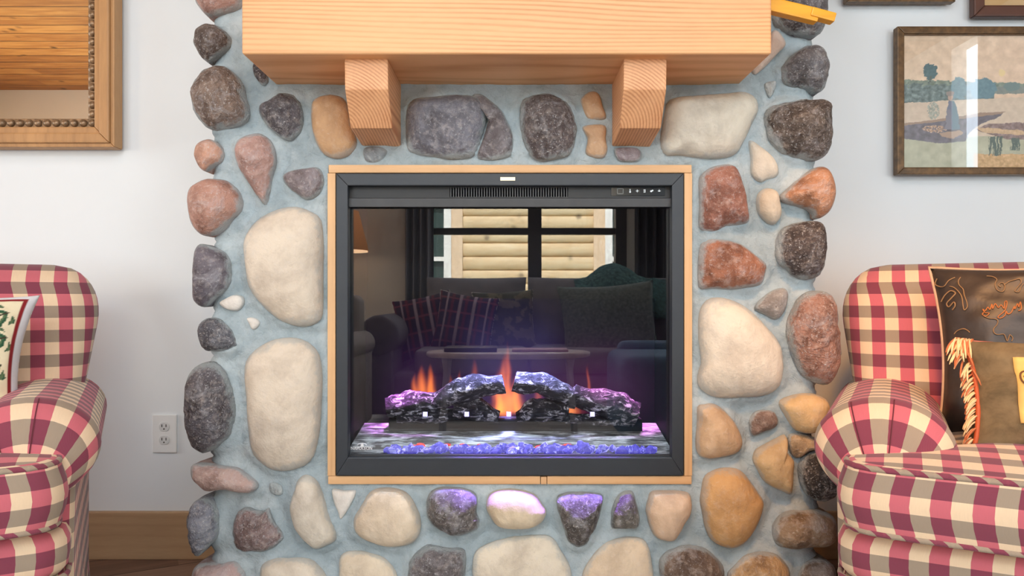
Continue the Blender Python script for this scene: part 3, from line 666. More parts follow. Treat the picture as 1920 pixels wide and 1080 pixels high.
# flame screen
Dscr = 2.05
s0 = P(652, 800, Dscr); s1 = P(1262, 560, Dscr); NX_, NZ_ = 320, 150
vv = []; cc = []
def sm(a, b, x): 
    t_ = min(1, max(0, (x-a)/(b-a))); return t_*t_*(3-2*t_)
def flame(px, py):
    r = np.zeros(3)
    gz = math.exp(-((px-960)/300)**2)*math.exp(-((py-690)/95)**2); r += np.array([.030, .012, .060])*gz*.22  # faint violet haze painted into the screen colour, here and below
    r += np.array([.075, .012, .05])*math.exp(-((px-1040)/150)**2)*math.exp(-((py-730)/60)**2)*.5
    r += np.array([.02, .016, .09])*math.exp(-((px-950)/90)**2)*math.exp(-((py-600)/55)**2)*.22
    for cx, base, hgt, w, st in ((792, 765, 82, 15, 1), (808, 765, 84, 13, 1.1), (778, 760, 62, 10, .7), (843, 760, 60, 7, .5), (862, 740, 48, 6, .35), (945, 790, 130, 18, 1.0), (953, 790, 150, 9, .7), (966, 780, 80, 17, 1.3), (935, 780, 70, 15, 1.2), (1070, 780, 55, 20, .9), (1058, 780, 50, 12, .7), (1104, 740, 60, 4, .35), (890, 730, 60, 9, .25), (1160, 780, 30, 18, .35), (1010, 770, 60, 10, .35)):
        wig = 5*noise.noise(Vector((cx*.1, py*.03, 0)))
        up = (base-py)/hgt
        if up < 0 or up > 1.05: continue
        ww = w*max(0,1-up)**.6*(.8+.3*noise.noise(Vector((px*.12, py*.02, 3))))
        g = math.exp(-((px-cx-wig)/max(.8, ww))**2)*sm(1.05, .45, up)*sm(0, .15, up)*st
        r += g*np.array([1.0, .17+.14*(1-up)*g, .03])
    return r
for j in range(NZ_+1):
    for i in range(NX_+1):
        x = s0.x+(s1.x-s0.x)*i/NX_; z = s0.z+(s1.z-s0.z)*j/NZ_; vv.append((x, Dscr, z))
        cc.append(flame(VX+x*F/Dscr, HY-(z-CH)*F/Dscr))
W = NX_+1
fc = [(j*W+i, j*W+i+1, (j+1)*W+i+1, (j+1)*W+i) for j in range(NZ_) for i in range(NX_)]
nb = len(vv)
vv += [(s0.x, Dscr+.006, s0.z), (s1.x, Dscr+.006, s0.z), (s1.x, Dscr+.006, s1.z), (s0.x, Dscr+.006, s1.z)]; cc += [np.zeros(3)]*4
fc.append((nb+3, nb+2, nb+1, nb))
link('flame_screen', mesh_of('flame_screen', vv, fc, False, cols=cc), vcol('flame_glow', emis=1.3), fp)['label'] = 'orange flame picture screen'
# logs
t = NT('charred_log'); v = t.coords(scale=(.5, 1, 1)); n1 = t.noise(v, 70, 6, .75, .8); n2 = t.noise(v, 200, 3, .7)
c = t.ramp(n1, [(.44, srgb(14, 14, 16)), (.54, srgb(70, 70, 74)), (.60, srgb(225, 225, 228))]); t.bump(t.math('ADD', n1, t.math('MULTIPLY', n2, .3)), 1.0, .012)
m_logc = t.fin(c, .5)
def log(pts, rad, name='log'):
    n = 28; verts = []; seg = 44; P_ = [Vector(p) for p in pts]
    def ev(t_):
        f = t_*(len(P_)-1); i = min(int(f), len(P_)-2); return P_[i].lerp(P_[i+1], f-i), rad[i]+(rad[i+1]-rad[i])*(f-i)
    ax = (P_[-1]-P_[0]).normalized(); u = Vector((0,1,0)); w_ = ax.cross(u).normalized()
    for s_ in range(seg+1):
        p, r = ev(s_/seg)
        e = s_/seg
        cap = 1.0
        for k in range(n):
            a = 2*math.pi*k/n; d = u*math.cos(a)+w_*math.sin(a); q = p+d*r
            rr = r*(1+.26*noise.fractal(q*22, 1, 2, 4)+.16*noise.noise(Vector((k*.9, e*3, r*50))))
            verts.append(p+d*rr+ax*noise.noise(q*60)*.004)
    fc = [(s_*n+k, s_*n+(k+1)%n, (s_+1)*n+(k+1)%n, (s_+1)*n+k) for s_ in range(seg) for k in range(n)]
    fc += [tuple(range(n))[::-1], tuple(seg*n+k for k in range(n))]
    return link(name, mesh_of(name, verts, fc), m_logc, fp)
DL = 1.955
log([P(726, 766, DL+.01), P(770, 757, DL+.01), P(835, 748, DL)], [.028, .034, .022])
log([P(818, 752, DL-.01), P(860, 735, DL-.01), P(905, 722, DL-.01), P(944, 720, DL-.01)], [.022, .033, .031, .025])
log([P(965, 714, DL-.01), P(1010, 718, DL-.01), P(1050, 733, DL-.01), P(1082, 752, DL)], [.026, .033, .030, .022])
log([P(1074, 738, DL), P(1120, 752, DL), P(1170, 768, DL), P(1193, 776, DL)], [.026, .036, .040, .034])
log([P(745, 780, DL-.0), P(800, 778, DL), P(860, 776, DL)], [.018, .022, .018])
log([P(850, 768, DL+.0), P(895, 768, DL), P(936, 782, DL)], [.026, .034, .015])
log([P(968, 783, DL), P(1000, 768, DL), P(1066, 770, DL)], [.014, .034, .028])
log([P(1060, 785, DL), P(1110, 786, DL), P(1180, 792, DL-.01)], [.012, .014, .012])
obj('leak_block', add_box(BM(), (P(728, 0, 1.95).x, 1.952, tz0), (P(1205, 0, 1.95).x, 2.0, P(0, 786, 1.95).z), .004), m_box, fp)  # added dark block hiding lamp light that leaks under the logs
t = NT('led_violet'); t.b.inputs['Emission Color'].default_value = (.35, .30, 1, 1); t.b.inputs['Emission Strength'].default_value = 3.5; m_led = t.m
for px in (787+10, 875, 954, 1111):
    obj('led_light', pbox(BM(), px-4, 773, px+4, 781, DL-.06, .006), m_led, fp)['label'] = 'tiny square violet light'
# crystals in front; LED light and bright edges put into their emission
t = NT('ember_crystal'); v = t.coords(); nn = t.noise(v, 70, 4, .75)
lw = t.n('ShaderNodeLayerWeight'); lw.inputs[0].default_value = .5
e = t.math('MAXIMUM', t.ramp(nn, [(.54, 0.0), (.64, 1.0)]), t.ramp(lw.outputs['Facing'], [(.55, 0.0), (.9, 1.0)]))
t.set(t.b.inputs['Emission Color'], t.mix(e, (.06, .035, .80), (.50, .50, 1.0)))
t.set(t.b.inputs['Emission Strength'], t.math('ADD', .38, t.math('MULTIPLY', e, 1.1)))
m_cry = t.fin(srgb(90, 90, 170), .08)
bm = BM(); rnd = random.Random(4)
for k in range(110):
    px = rnd.gauss(960, 120) if k < 84 else rnd.uniform(725, 1215)
    if not 720 < px < 1225: continue
    D = rnd.uniform(1.782, 1.81); zt = tz0+(tz1-tz0)*(D-1.768)/.252
    c0 = Vector(((px-VX)*D/F, D, zt+.008)); sz = rnd.uniform(.008, .019)
    M = Matrix.Translation(c0) @ Matrix.Rotation(rnd.uniform(0, 6), 4, Vector((rnd.random(), rnd.random(), rnd.random())).normalized()) @ Matrix.Diagonal((sz*1.3, sz*.7, sz*.9, 1))
    bmesh.ops.create_icosphere(bm, subdivisions=1, radius=1, matrix=M)
cr = obj('ember_crystals', bm, m_cry, fp); cr['kind'] = 'stuff'; cr['label'] = 'glowing blue violet crystals'
t = NT('led_red'); t.b.inputs['Emission Color'].default_value = (1, .06, .03, 1); t.b.inputs['Emission Strength'].default_value = .9; t.b.inputs['Base Color'].default_value = (.3, .02, .02, 1)
bm = BM()
for k in range(26):
    px = rnd.choice([rnd.uniform(765, 800), rnd.gauss(900, 60), rnd.gauss(1030, 40)]); D = rnd.uniform(1.815, 1.85); zt = tz0+(tz1-tz0)*(D-1.768)/.252
    c0 = Vector(((px-VX)*D/F, D, zt+.002)); sz = rnd.uniform(.004, .009)
    bmesh.ops.create_icosphere(bm, subdivisions=1, radius=1, matrix=Matrix.Translation(c0) @ Matrix.Diagonal((sz*1.4, sz, sz*.5, 1)))
cr = obj('red_embers', bm, t.m, fp); cr['kind'] = 'stuff'; cr['label'] = 'small glowing red embers'
# LED bars under the header light logs and, through the glass, the stones below
def led(x, y, z, e, col, size=(.3, .015), rot=(0,0,0), spread=math.pi):
    o = light('log_light', 'AREA', (x, y, z), e, col, rot, shape='RECTANGLE', size=size[0], size_y=size[1]); o.data.spread = spread; return o
led(.0, 1.945, Z1-.02, 7.5, (.34, .34, 1.0), (.24, .02), (math.radians(6), 0, 0), math.radians(24))
led(.27, 1.945, Z1-.02, 2.0, (.85, .20, .8), (.16, .02), (math.radians(6), 0, 0), math.radians(20))
led(-.27, 1.945, Z1-.02, 1.7, (.75, .18, .9), (.14, .02), (math.radians(6), 0, 0), math.radians(20))
led(.06, 1.787, Z1-.06, .9, (.32, .14, 1.0), (.42, .01), (math.radians(-5.0), 0, 0), math.radians(9))
led(0, 1.84, Z1-.03, 1.6, (.80, .88, 1.0), (.7, .01), (0, 0, 0), math.radians(50))  # added soft fill lamp brightening the ember tray
m_fglass = glass('fire_glass', .085, (.95, .95, .97))
g0 = P(648, 858, YG); g1 = P(1264, 380, YG)
gl = obj('glass_panel', add_box(BM(), (g0.x, YG, g0.z), (g1.x, YG+.004, g1.z)), m_fglass, fp)
def text(body, size, loc, mat, parent, name, label):
    cu = bpy.data.curves.new(name, 'FONT'); cu.body = body; cu.size = size; cu.align_x = 'CENTER'; cu.extrude = .0004
    tmp = bpy.data.objects.new(name, cu); COL.objects.link(tmp); bpy.context.view_layer.update()
    me = bpy.data.meshes.new_from_object(tmp.evaluated_get(bpy.context.evaluated_depsgraph_get())); bpy.data.objects.remove(tmp); bpy.data.curves.remove(cu)
    me.name = name; me.materials.clear(); me.materials.append(mat); o = bpy.data.objects.new(name, me); COL.objects.link(o)
    o.rotation_euler = (R90, 0, 0); o.parent = parent; o.location = Vector(loc)-wloc(parent); o['label'] = label
    return o
t = NT('white_print'); m_print = t.fin(srgb(225, 225, 225), .5)
text('NAPOLEON', .0098, P(678, 843, YG-.0015), m_print, gl, 'logo_lettering', 'small white maker lettering')
bm = BM(); c = P(679, 834, YG-.001)
add_tube(bm, [c+Vector((.012*math.cos(a), 0, .007*math.sin(a)-.003)) for a in np.linspace(.2, math.pi-.2, 12)], .0006, 4)
add_prism(bm, [(c.x-.004, c.z-.004), (c.x+.004, c.z-.004), (c.x+.003, c.z+.002), (c.x, c.z+.005), (c.x-.003, c.z+.001)], 'y', YG-.0012, YG-.0004)
add_tube(bm, [c+Vector((-.022, 0, -.005)), c+Vector((.022, 0, -.005))], .0005, 4)
obj('logo_emblem', bm, m_print, gl)['label'] = 'small white flame emblem'

# ------------------------------------------------------------------ armchairs
def ring_mesh(name, rings, mat, parent, uvs=None, cap=True, closed_ring=True):
    """loft rings; uvs: list of lists of (u,v) with one extra column for the seam"""
    n = len(rings[0]); verts = [v for r in rings for v in r]; faces = []; fuv = []
    for j in range(len(rings)-1):
        for k in range(n if closed_ring else n-1):
            k2 = (k+1) % n
            faces.append((j*n+k, j*n+k2, (j+1)*n+k2, (j+1)*n+k))
            fuv.append((uvs[j][k], uvs[j][k+1], uvs[j+1][k+1], uvs[j+1][k]))
    if cap:
        for j, rev in ((0, True), (len(rings)-1, False)):
            idx = [j*n+k for k in range(n)]; f = [(uvs[j][k]) for k in range(n)]
            if rev: idx = idx[::-1]; f = f[::-1]
            faces.append(tuple(idx)); fuv.append(f)
    me = bpy.data.meshes.new(name); me.from_pydata([tuple(v) for v in verts], [], faces)
    l = me.uv_layers.new(name='UVMap')
    for p in me.polygons:
        for k, li in enumerate(p.loop_indices): l.data[li].uv = fuv[p.index][k]
    me.polygons.foreach_set('use_smooth', [True]*len(me.polygons)); me.update()
    bm = bmesh.new(); bm.from_mesh(me); bmesh.ops.recalc_face_normals(bm, faces=bm.faces[:]); bm.to_mesh(me); bm.free()
    return link(name, me, mat, parent)
def rrect(w, d, r, n=10, sq=None):
    """rounded rectangle outline centred at 0, half sizes w, d"""
    pts = []
    for cx, cy, a0_ in ((w-r, d-r, 0), (-w+r, d-r, 90), (-w+r, -d+r, 180), (w-r, -d+r, 270)):
        for k in range(n+1):
            a = math.radians(a0_+90*k/n); pts.append((cx+r*math.cos(a), cy+r*math.sin(a)))
    # subdivide long sides
    out = []
    for i, p in enumerate(pts):
        q = pts[(i+1) % len(pts)]; L = math.hypot(q[0]-p[0], q[1]-p[1]); m_ = max(1, int(L/.03))
        for k in range(m_): out.append((p[0]+(q[0]-p[0])*k/m_, p[1]+(q[1]-p[1])*k/m_))
    return out
def arc_u(pts, start=0.0):
    u = [start]
    for i in range(len(pts)):
        p = pts[i]; q = pts[(i+1) % len(pts)]; u.append(u[-1]+math.dist(p, q))
    return u
m_foot = plain('dark_wood_foot', srgb(60, 38, 26), .5)
m_seam = plain('seam_thread', srgb(96, 36, 48), .8)
m_pipe = plaid('gingham_piping', .02)
def cushion(name, outline, z0, z1, parent, edge=.02, crown=.02, u0=0.0):
    """outline list (x,y); stacked rings, top mapped by x,y and sides by perimeter"""
    n = len(outline); cx = 0; cy = sum(p[1] for p in outline)/n
    us = arc_u(outline, u0); rings = []; uvs = []
    H = z1-z0
    prof = []
    for k in range(6): a = math.pi/2*k/5; prof.append((1-edge*(1-math.sin(a)), z0+edge*(1-math.cos(a))*.8))
    for k in range(1, 4): prof.append((1+.012*math.sin(math.pi*k/4), z0+edge*.8+(H-edge*1.6)*k/4))
    for k in range(6): a = math.pi/2*k/5; prof.append((1-edge*(1-math.cos(a)), z1-edge*.8*(1-math.sin(a))))
    def off(s_, z): 
        out = []
        for i, (x, y) in enumerate(outline):
            d = Vector((x-cx, y-cy)); L = d.length; f = (L-(1-s_)*1.0*1)/L if L > .05 else 1
            out.append(Vector((cx+d.x*f, cy+d.y*f, z)))
        return out
    for s_, z in prof:
        r = off(s_, z); rings.append(r); uvs.append([(u, z) for u in us])
    side = ring_mesh(name, rings, m_plaid, parent, uvs, cap=False)
    # crowned top and flat bottom, in the same mesh
    bm = bmesh.new(); bm.from_mesh(side.data); uvl = bm.loops.layers.uv.verify(); o3 = side.location+Vector((0,0,0))
    wl = wloc(side)
    def topcap(s_, zb_, sign):
        base = off(s_, zb_); prev = [bm.verts.new(v-wl) for v in base]
        for q in (.93, .82, .68, .52, .36, .2, .06):
            cur = [bm.verts.new(Vector((cx+(v.x-cx)*q, cy+(v.y-cy)*q, zb_+sign*crown*(1-q**2.2)))-wl) for v in base]
            for k in range(n):
                f = bm.faces.new((prev[k], prev[(k+1)%n], cur[(k+1)%n], cur[k])); f.smooth = True
                for lp in f.loops: c_ = lp.vert.co+wl; lp[uvl].uv = (c_.x, c_.y)
            prev = cur
        f = bm.faces.new(prev); f.smooth = True
        for lp in f.loops: c_ = lp.vert.co+wl; lp[uvl].uv = (c_.x, c_.y)
    topcap(prof[-1][0], prof[-1][1], 1); topcap(prof[0][0], prof[0][1], -.2)
    bmesh.ops.remove_doubles(bm, verts=bm.verts[:], dist=.0004); bmesh.ops.recalc_face_normals(bm, faces=bm.faces[:])
    bm.to_mesh(side.data); bm.free()
    # piping
    for z, s_ in ((z1-edge*.35, .995), (z0+edge*.35, .995)):
        b = BM(); add_tube(b, off(s_, z), .0055, 8, True)
        me = bpy.data.meshes.new('piping'); b.to_mesh(me); b.free()
        l = me.uv_layers.new(name='UVMap')
        for p in me.polygons:
            p.use_smooth = True
            for li in p.loop_indices: c_ = me.vertices[me.loops[li].vertex_index].co; l.data[li].uv = (c_.x+c_.y*.8+c_.z, .3)
        link('piping', me, m_pipe, side)
    return side

def armchair(label, loc, rotz):
    t = thing('armchair', label, 'armchair', loc, rotz)
    # ---- back
    rings = []; uvs = []; nz = 22
    zb0, zt0 = .34, .835
    for j in range(nz+1):
        f = j/nz; z = zb0+(zt0-zb0)*(1-(1-f)**1.35)
        fz = (z-zb0)/(zt0-zb0)
        w_ = .382+.085*fz
        tt = .095-.015*fz; cy = .14+.14*fz
        e = (z-(zt0-.15))/.15
        if e > 0: w_ *= (1-.26*(1-math.sqrt(max(0, 1-e**2.0)))) ; 
        if e > 0: tt *= max(.12, math.sqrt(max(0, 1-e**3)))
        out = rrect(max(w_, .05), max(tt, .012), max(min(tt, .07)*.98, .011))
        if j == 0: nn0 = len(out)
        # resample to fixed count
        L = arc_u(out); N = 96; o2 = out+[out[0]]
        uq = np.linspace(0, L[-1], N, endpoint=False); xs = np.interp(uq, L, [p[0] for p in o2]); ys = np.interp(uq, L, [p[1] for p in o2])
        # keep columns aligned: sort start on +x side
        puff = [(.018*math.cos(min(1, abs(x)/w_)*math.pi/2) if y < 0 else 0) for x, y in zip(xs, ys)]
        rings.append([Vector((x, cy+y-pf, z)) for x, y, pf in zip(xs, ys, puff)])
        s_ = .40/max(.2, w_)
        row = []
        Lq = np.linspace(0, L[-1], N+1); 
        mid = L[-1]*.75-0.0
        for q in range(N+1): row.append((Lq[q]-mid+.0212, z*1.0+.008))
        uvs.append(row)
    back = ring_mesh('backrest', rings, m_plaid, t, uvs)
    # ---- arms
    for sx in (-1, 1):
        xc, zc, R = sx*.345, .473, .092
        rings = []; uvs = []; n = 40
        Y0, Y1 = .28, -.265
        stations = [(Y0, 1.0, 0), (.20, 1, 0), (.12, 1, 0), (0, 1, 0), (-.10, 1, 0), (-.18, 1.0, 0), (-.24, 1.01, 0), (Y1, 1.02, 0)]
        for k in range(1, 13):
            a = math.pi/2*k/12; stations.append((Y1-.085*math.sin(a), 1.02*math.cos(a)**.75 if k < 12 else .02, -.085*(1-math.cos(a))**1.0))
        vv_ = 0; prev = None
        for y, s_, dz in stations:
            ring = []
            for k in range(n):
                a = 2*math.pi*k/n+math.pi*1.5
                rr = R*s_
                pl = 1.0
                if y < Y1: 
                    near_ = 1-s_/1.02; bot = max(0, -math.sin(a)) 
                    pl = 1+.035*math.sin(13*a)*near_*(.3+.7*bot)
                x = math.cos(a)*rr*1.27*pl; z = math.sin(a)*rr*pl
                ring.append(Vector((xc+x*1.0, y, zc+z+dz)))
            if prev is not None: vv_ += math.hypot(y-prev[0], (prev[1]-s_)*R)
            prev = (y, s_)
            rings.append(ring); uvs.append([(2*math.pi*R*k/n*1.0+.005, -vv_+.03) for k in range(n+1)])
        am = ring_mesh('arm', rings, m_plaid, t, uvs)
        for kk in (19, 23):
            b = BM(); add_tube(b, [r[kk]+Vector((0, -.0008, .0)) for r in rings[8:-1]], .0011, 5)
            me = bpy.data.meshes.new('pleat_seam'); b.to_mesh(me); b.free(); link('pleat_seam', me, m_seam, am)
        # arm panel below the roll
        xo = sx*.385; out = rrect(.052, .33, .03)
        L = arc_u(out); rings = []; uvs = []
        for j, (z, w_) in enumerate([(.06, 1.0), (.12, 1.0), (.20, 1), (.28, 1.0), (.34, 1.02), (.40, 1.05), (.46, 1.1)]):
            rings.append([Vector((sx*.368+x*w_, .01+y, z)) for x, y in out]); uvs.append([(u, z) for u in L])
        ring_mesh('arm_panel', rings, m_plaid, t, uvs)
    # ---- base rail and skirt
    out = rrect(.405, .34, .05); L = arc_u(out)
    prof = [(.94, .255), (1.0, .261), (1.022, .273), (1.03, .298), (1.028, .322), (1.01, .338), (.96, .346)]
    ring_mesh('front_rail', [[Vector((x*s_, -.045+y*s_, z)) for x, y in out] for s_, z in prof], m_plaid, t, [[(u+.012, z+.03) for u in L] for s_, z in prof])
    prof = [(1.0, .262), (1.012, .23), (1.03, .15), (1.05, .03), (1.04, .02)]
    def sk(x, y, s_, z):
        w_ = 1+.010*math.sin(math.atan2(y, x)*10)*(.28-z)/.26; return Vector((x*s_*w_, -.04+y*s_*w_, z))
    ring_mesh('skirt', [[sk(x, y, s_, z) for x, y in out] for s_, z in prof], m_plaid, t, [[(u+.02, z) for u in L] for s_, z in prof])
    for z, s_, dy in ((.256, 1.02, -.045),):
        b = BM(); add_tube(b, [Vector((x*s_, dy+y*s_, z)) for x, y in out], .005, 8, True)
        me = bpy.data.meshes.new('piping'); b.to_mesh(me); b.free(); l = me.uv_layers.new(name='UVMap')
        for p in me.polygons:
            p.use_smooth = True
            for li in p.loop_indices: c_ = me.vertices[me.loops[li].vertex_index].co; l.data[li].uv = (c_.x+c_.y*.8+c_.z, .3)
        link('piping', me, m_pipe, t)
    for sx in (-1, 1):
        for yy in (-.33, .22):
            b = BM(); add_lathe(b, [(.018, 0), (.024, .06)], (sx*.33, yy, 0), 12); obj('foot', b, m_foot, t)
    # ---- T seat cushion
    half = [(0, -.432), (.20, -.430), (.355, -.425), (.398, -.40), (.405, -.35), (.385, -.322), (.30, -.31), (.272, -.28), (.268, -.1), (.265, .14), (.23, .18), (0, .18)]
    o_ = half+[(-x, y) for x, y in half[::-1] if x > 0]
    sm_ = smooth_closed(o_, 110)
    cushion('seat_cushion', [(float(x), float(y)) for x, y in sm_], .350, .470, t, edge=.018, crown=.028, u0=.012)
    return t
ROT = math.radians(28)
chR = armchair('red plaid armchair right of the fireplace holding two brown pillows', (1.12, 1.42, .008), -ROT)
chL = armchair('red plaid armchair left of the fireplace holding a white pillow with green pine branches', (-1.33, 1.42, .008), ROT)

# ------------------------------------------------------------------ pillows
def pillow(name, label, M, w, h, th, mat, colfn=None, N=40, corner=.14, cat='pillow', wrinkle=.004, seed=0):
    """soft pillow; local x width, z up, -y front"""
    verts = []; cols = []; uv = []
    def pos(u, v, side):
        e = (1-abs(u)**3.2)*(1-abs(v)**3.2); T = th/2*max(0, e)**.55
        pin = 1-corner*(1-abs(v)**2)*abs(u)**2*.6; pin2 = 1-corner*(1-abs(u)**2)*abs(v)**2*.6
        x = u*w/2*pin; z = v*h/2*pin2
        y = side*T + noise.fractal(Vector((u*2+seed, v*2, side)), 1, 2, 3)*wrinkle*min(1, e*3)*3
        return Vector((x, y, z+h/2))
    for side in (-1, 1):
        for j in range(N+1):
            for i in range(N+1):
                u, v = -1+2*i/N, -1+2*j/N; verts.append(pos(u, v, side)); uv.append((u*w/2, v*h/2))
                cols.append(colfn(u, v) if (colfn and side < 0) else ((.75, .72, .65) if colfn else (1,1,1)))
    W_ = N+1; fc = []
    for s_ in range(2):
        o_ = s_*W_*W_
        for j in range(N):
            for i in range(N):
                q = (o_+j*W_+i, o_+j*W_+i+1, o_+(j+1)*W_+i+1, o_+(j+1)*W_+i); fc.append(q if s_ == 0 else q[::-1])
    me = mesh_of(name, verts, fc, True, uv, cols if colfn else None)
    bm = bmesh.new(); bm.from_mesh(me); bmesh.ops.remove_doubles(bm, verts=bm.verts[:], dist=.0002); bm.to_mesh(me); bm.free()
    me.polygons.foreach_set('use_smooth', [True]*len(me.polygons))
    me.materials.append(mat); o = bpy.data.objects.new(name, me); COL.objects.link(o); o.matrix_world = M
    tag(o, label, cat); WL[o.name] = Vector((0,0,0))
    return o, pos
def child(name, bm, mat, parent, smooth=True):
    me = bpy.data.meshes.new(name); bm.to_mesh(me); bm.free(); me.polygons.foreach_set('use_smooth', [smooth]*len(me.polygons)); me.materials.append(mat)
    o = bpy.data.objects.new(name, me); COL.objects.link(o); o.parent = parent; return o
def chair_matrix(ch, lx, ly, lz, lean, yaw=0, roll=0):
    return Matrix.Translation(ch.location) @ Matrix.Rotation(ch.rotation_euler.z, 4, 'Z') @ Matrix.Translation((lx, ly, lz)) @ Matrix.Rotation(yaw, 4, 'Z') @ Matrix.Rotation(lean, 4, 'X') @ Matrix.Rotation(roll, 4, 'Y')

# dark leather pillow with stitched moose
t = NT('dark_leather'); v = t.coords(); n1 = t.noise(v, 9, 4, .6, .5); n2 = t.noise(v, 150, 3)
c = t.ramp(n1, [(.3, srgb(40, 32, 28)), (.6, srgb(60, 48, 41)), (.8, srgb(74, 61, 52))]); t.bump(t.math('ADD', n1, t.math('MULTIPLY', n2, .1)), .3, .006)
m_leather = t.fin(c, .42)
m_thread = plain('rust_thread', srgb(186, 108, 52), .7); m_thread2 = plain('brown_thread', srgb(150, 112, 74), .7)
m_pip = plain('tan_piping', srgb(206, 168, 136), .7)
MD = chair_matrix(chR, -.015, -.035, .455, math.radians(-16), 0, math.radians(-1.5))
pd, pos = pillow('dark_pillow', 'large dark brown leather pillow with rust stitched moose outlines, behind the suede one', MD, .47, .385, .13, m_leather, seed=3)
pn = bpy.data.objects.get('dark_pillow'); 
def stitched(pts, r, pos, mat, parent, name, closed=False, offs=.0015):
    """pts in u,v; smoothed polyline over the front"""
    P3 = []
    n = len(pts)
    for i in range(n-1 if not closed else n):
        p0, p1, p2, p3 = [np.array(pts[max(0, min(n-1, i+k-1))] if not closed else pts[(i+k-1) % n], float) for k in range(4)]
        for t_ in np.linspace(0, 1, 6, endpoint=False):
            q = .5*((2*p1)+(-p0+p2)*t_+(2*p0-5*p1+4*p2-p3)*t_*t_+(-p0+3*p1-3*p2+p3)*t_**3); a = pos(q[0], q[1], -1); a.y -= offs; P3.append(a)
    bm = BM(); add_tube(bm, P3, r, 5, closed); return child(name, bm, mat, parent)
# image px -> pillow uv, through the pillow's plane
Mi = MD.inverted()
def uvpix(px, py, Mi_, w, h):
    d = P(px, py, 1.0)-Vector((0,0,CH)); o_ = Mi_ @ Vector((0,0,CH)); e = (Mi_.to_3x3() @ d)
    t_ = (-.05-o_.y)/e.y; q = o_+e*t_; return (q.x/(w/2), (q.z-h/2)/(h/2))
def px_st(pts, r, mat, name, M_=Mi, w=.47, h=.385, pos_=pos, parent=pd):
    return stitched([uvpix(*p, M_, w, h) for p in pts], r, pos_, mat, parent, name)
Z6 = lambda L: [(1720+x/5.4, 490+y/5.4) for x, y in L]
px_st(Z6([(630,545),(640,530),(625,550),(660,570),(700,540),(655,530),(635,490),(660,510),(690,470),(710,500),(735,440),(740,490),(770,435),(800,480),(830,450),(860,490),(870,420),(890,415),(885,470),(860,520),(800,570),(795,590),(830,590),(870,560),(880,520),(900,550),(935,530),(965,470),(970,500),(1000,440),(1010,480),(1030,420),(1035,500),(1000,520)]), .0011, m_thread, 'antler_stitching')
px_st(Z6([(640,570),(700,595),(760,600),(790,620),(780,660),(745,700),(745,740),(780,760),(850,755),(870,780),(890,820),(905,790),(920,760),(950,790),(935,825)]), .0010, m_thread2, 'body_stitching')
px_st(Z6([(700,100),(760,110),(800,150),(780,200),(790,260),(820,290),(860,290),(880,240),(870,200),(840,190),(815,220),(840,245)]), .0011, m_thread2, 'leg_stitching')
px_st(Z6([(870,220),(920,180),(980,160),(1030,150),(1045,190),(1020,230),(980,290),(1020,300),(1045,240),(1070,200)]), .0011, m_thread2, 'leg_stitching')
px_st(Z6([(430,110),(400,160),(405,210),(440,260),(445,330),(465,410),(465,460),(430,490),(420,440),(410,330),(350,240),(290,215)]), .0012, m_thread2, 'leg_stitching')
px_st(Z6([(180,370),(230,310),(300,270),(350,300),(300,350),(240,400),(260,440),(320,400),(330,440),(290,480)]), .0016, m_thread2, 'mane_stitching')
px_st(Z6([(180,120),(150,180),(230,215),(300,150),(380,110)]), .0012, m_thread2, 'head_stitching')
px_st(Z6([(300,720),(340,690),(410,680),(460,705),(480,730)]), .0012, m_thread2, 'hoof_stitching')
bm = BM(); ep = []
for a, b in (((-1,-1),(-1,1)), ((-1,1),(1,1)), ((1,1),(1,-1)), ((1,-1),(-1,-1))):
    for k in range(24): f = k/24; ep.append(pos(a[0]+(b[0]-a[0])*f, a[1]+(b[1]-a[1])*f, -1))
add_tube(bm, ep, .0035, 6, True); child('piping', bm, m_pip, pd)['label'] = 'tan piping'

# suede pillow with fringe
t = NT('olive_suede'); v = t.coords(); n1 = t.noise(v, 16, 5, .65, .3); n2 = t.noise(v, 120, 3)
c = t.ramp(n1, [(.3, srgb(88, 76, 56)), (.55, srgb(122, 104, 78)), (.8, srgb(142, 122, 92))]); t.bump(n1, .3, .004); m_suede = t.fin(c, .9, spec=.1)
MS = chair_matrix(chR, -.015, -.20, .462, math.radians(-22), math.radians(8), 0)
ps, pos2 = pillow('suede_pillow', 'olive brown suede pillow with cream and rust fringe and a yellow patch', MS, .40, .225, .13, m_suede, seed=9)
Msi = MS.inverted()
m_orange = plain('rust_leather', srgb(190, 84, 40), .6)
strands = ((srgb(236, 200, 150), 'cream_fringe'), (srgb(196, 112, 70), 'rust_fringe'))
rnd = random.Random(11)
fringes = {0: BM(), 1: BM()}
def strand(bm, a, d, L, r):
    pts = []; cur = Vector(a); d = Vector(d).normalized()
    for k in range(6):
        pts.append(cur.copy()); d = (d+Vector((0, rnd.uniform(-.05, .02), -.22))).normalized(); cur += d*L/5
    add_tube(bm, pts, r, 5, False, [r*.8, r, r, r, r*.9, r*.4])
for k in range(90):   # left edge
    f = rnd.random(); a = pos2(-1+rnd.uniform(0, .03), -1+2*f, -1); top_ = f > .75
    strand(fringes[0 if rnd.random() < .68 else 1], a+Vector((0, -.004-rnd.random()*.006, 0)), (-.8 if not top_ else rnd.uniform(-1, .3), -.3, -.4), rnd.uniform(.03, .045)*(1.25 if top_ else .8), .0019)
for k in range(22):
    a = pos2(-1+rnd.uniform(0, .16), 1, -1); strand(fringes[0 if rnd.random() < .75 else 1], a+Vector((0, -.006, .002)), (rnd.uniform(-1, .0), -.5, -.5), rnd.uniform(.035, .055), .0022)
for k in range(90):
    a = pos2(-1+2*rnd.random(), -1, -1); strand(fringes[0 if rnd.random() < .55 else 1], a, (rnd.uniform(-.8, .8), -.6, .1), .02, .002)
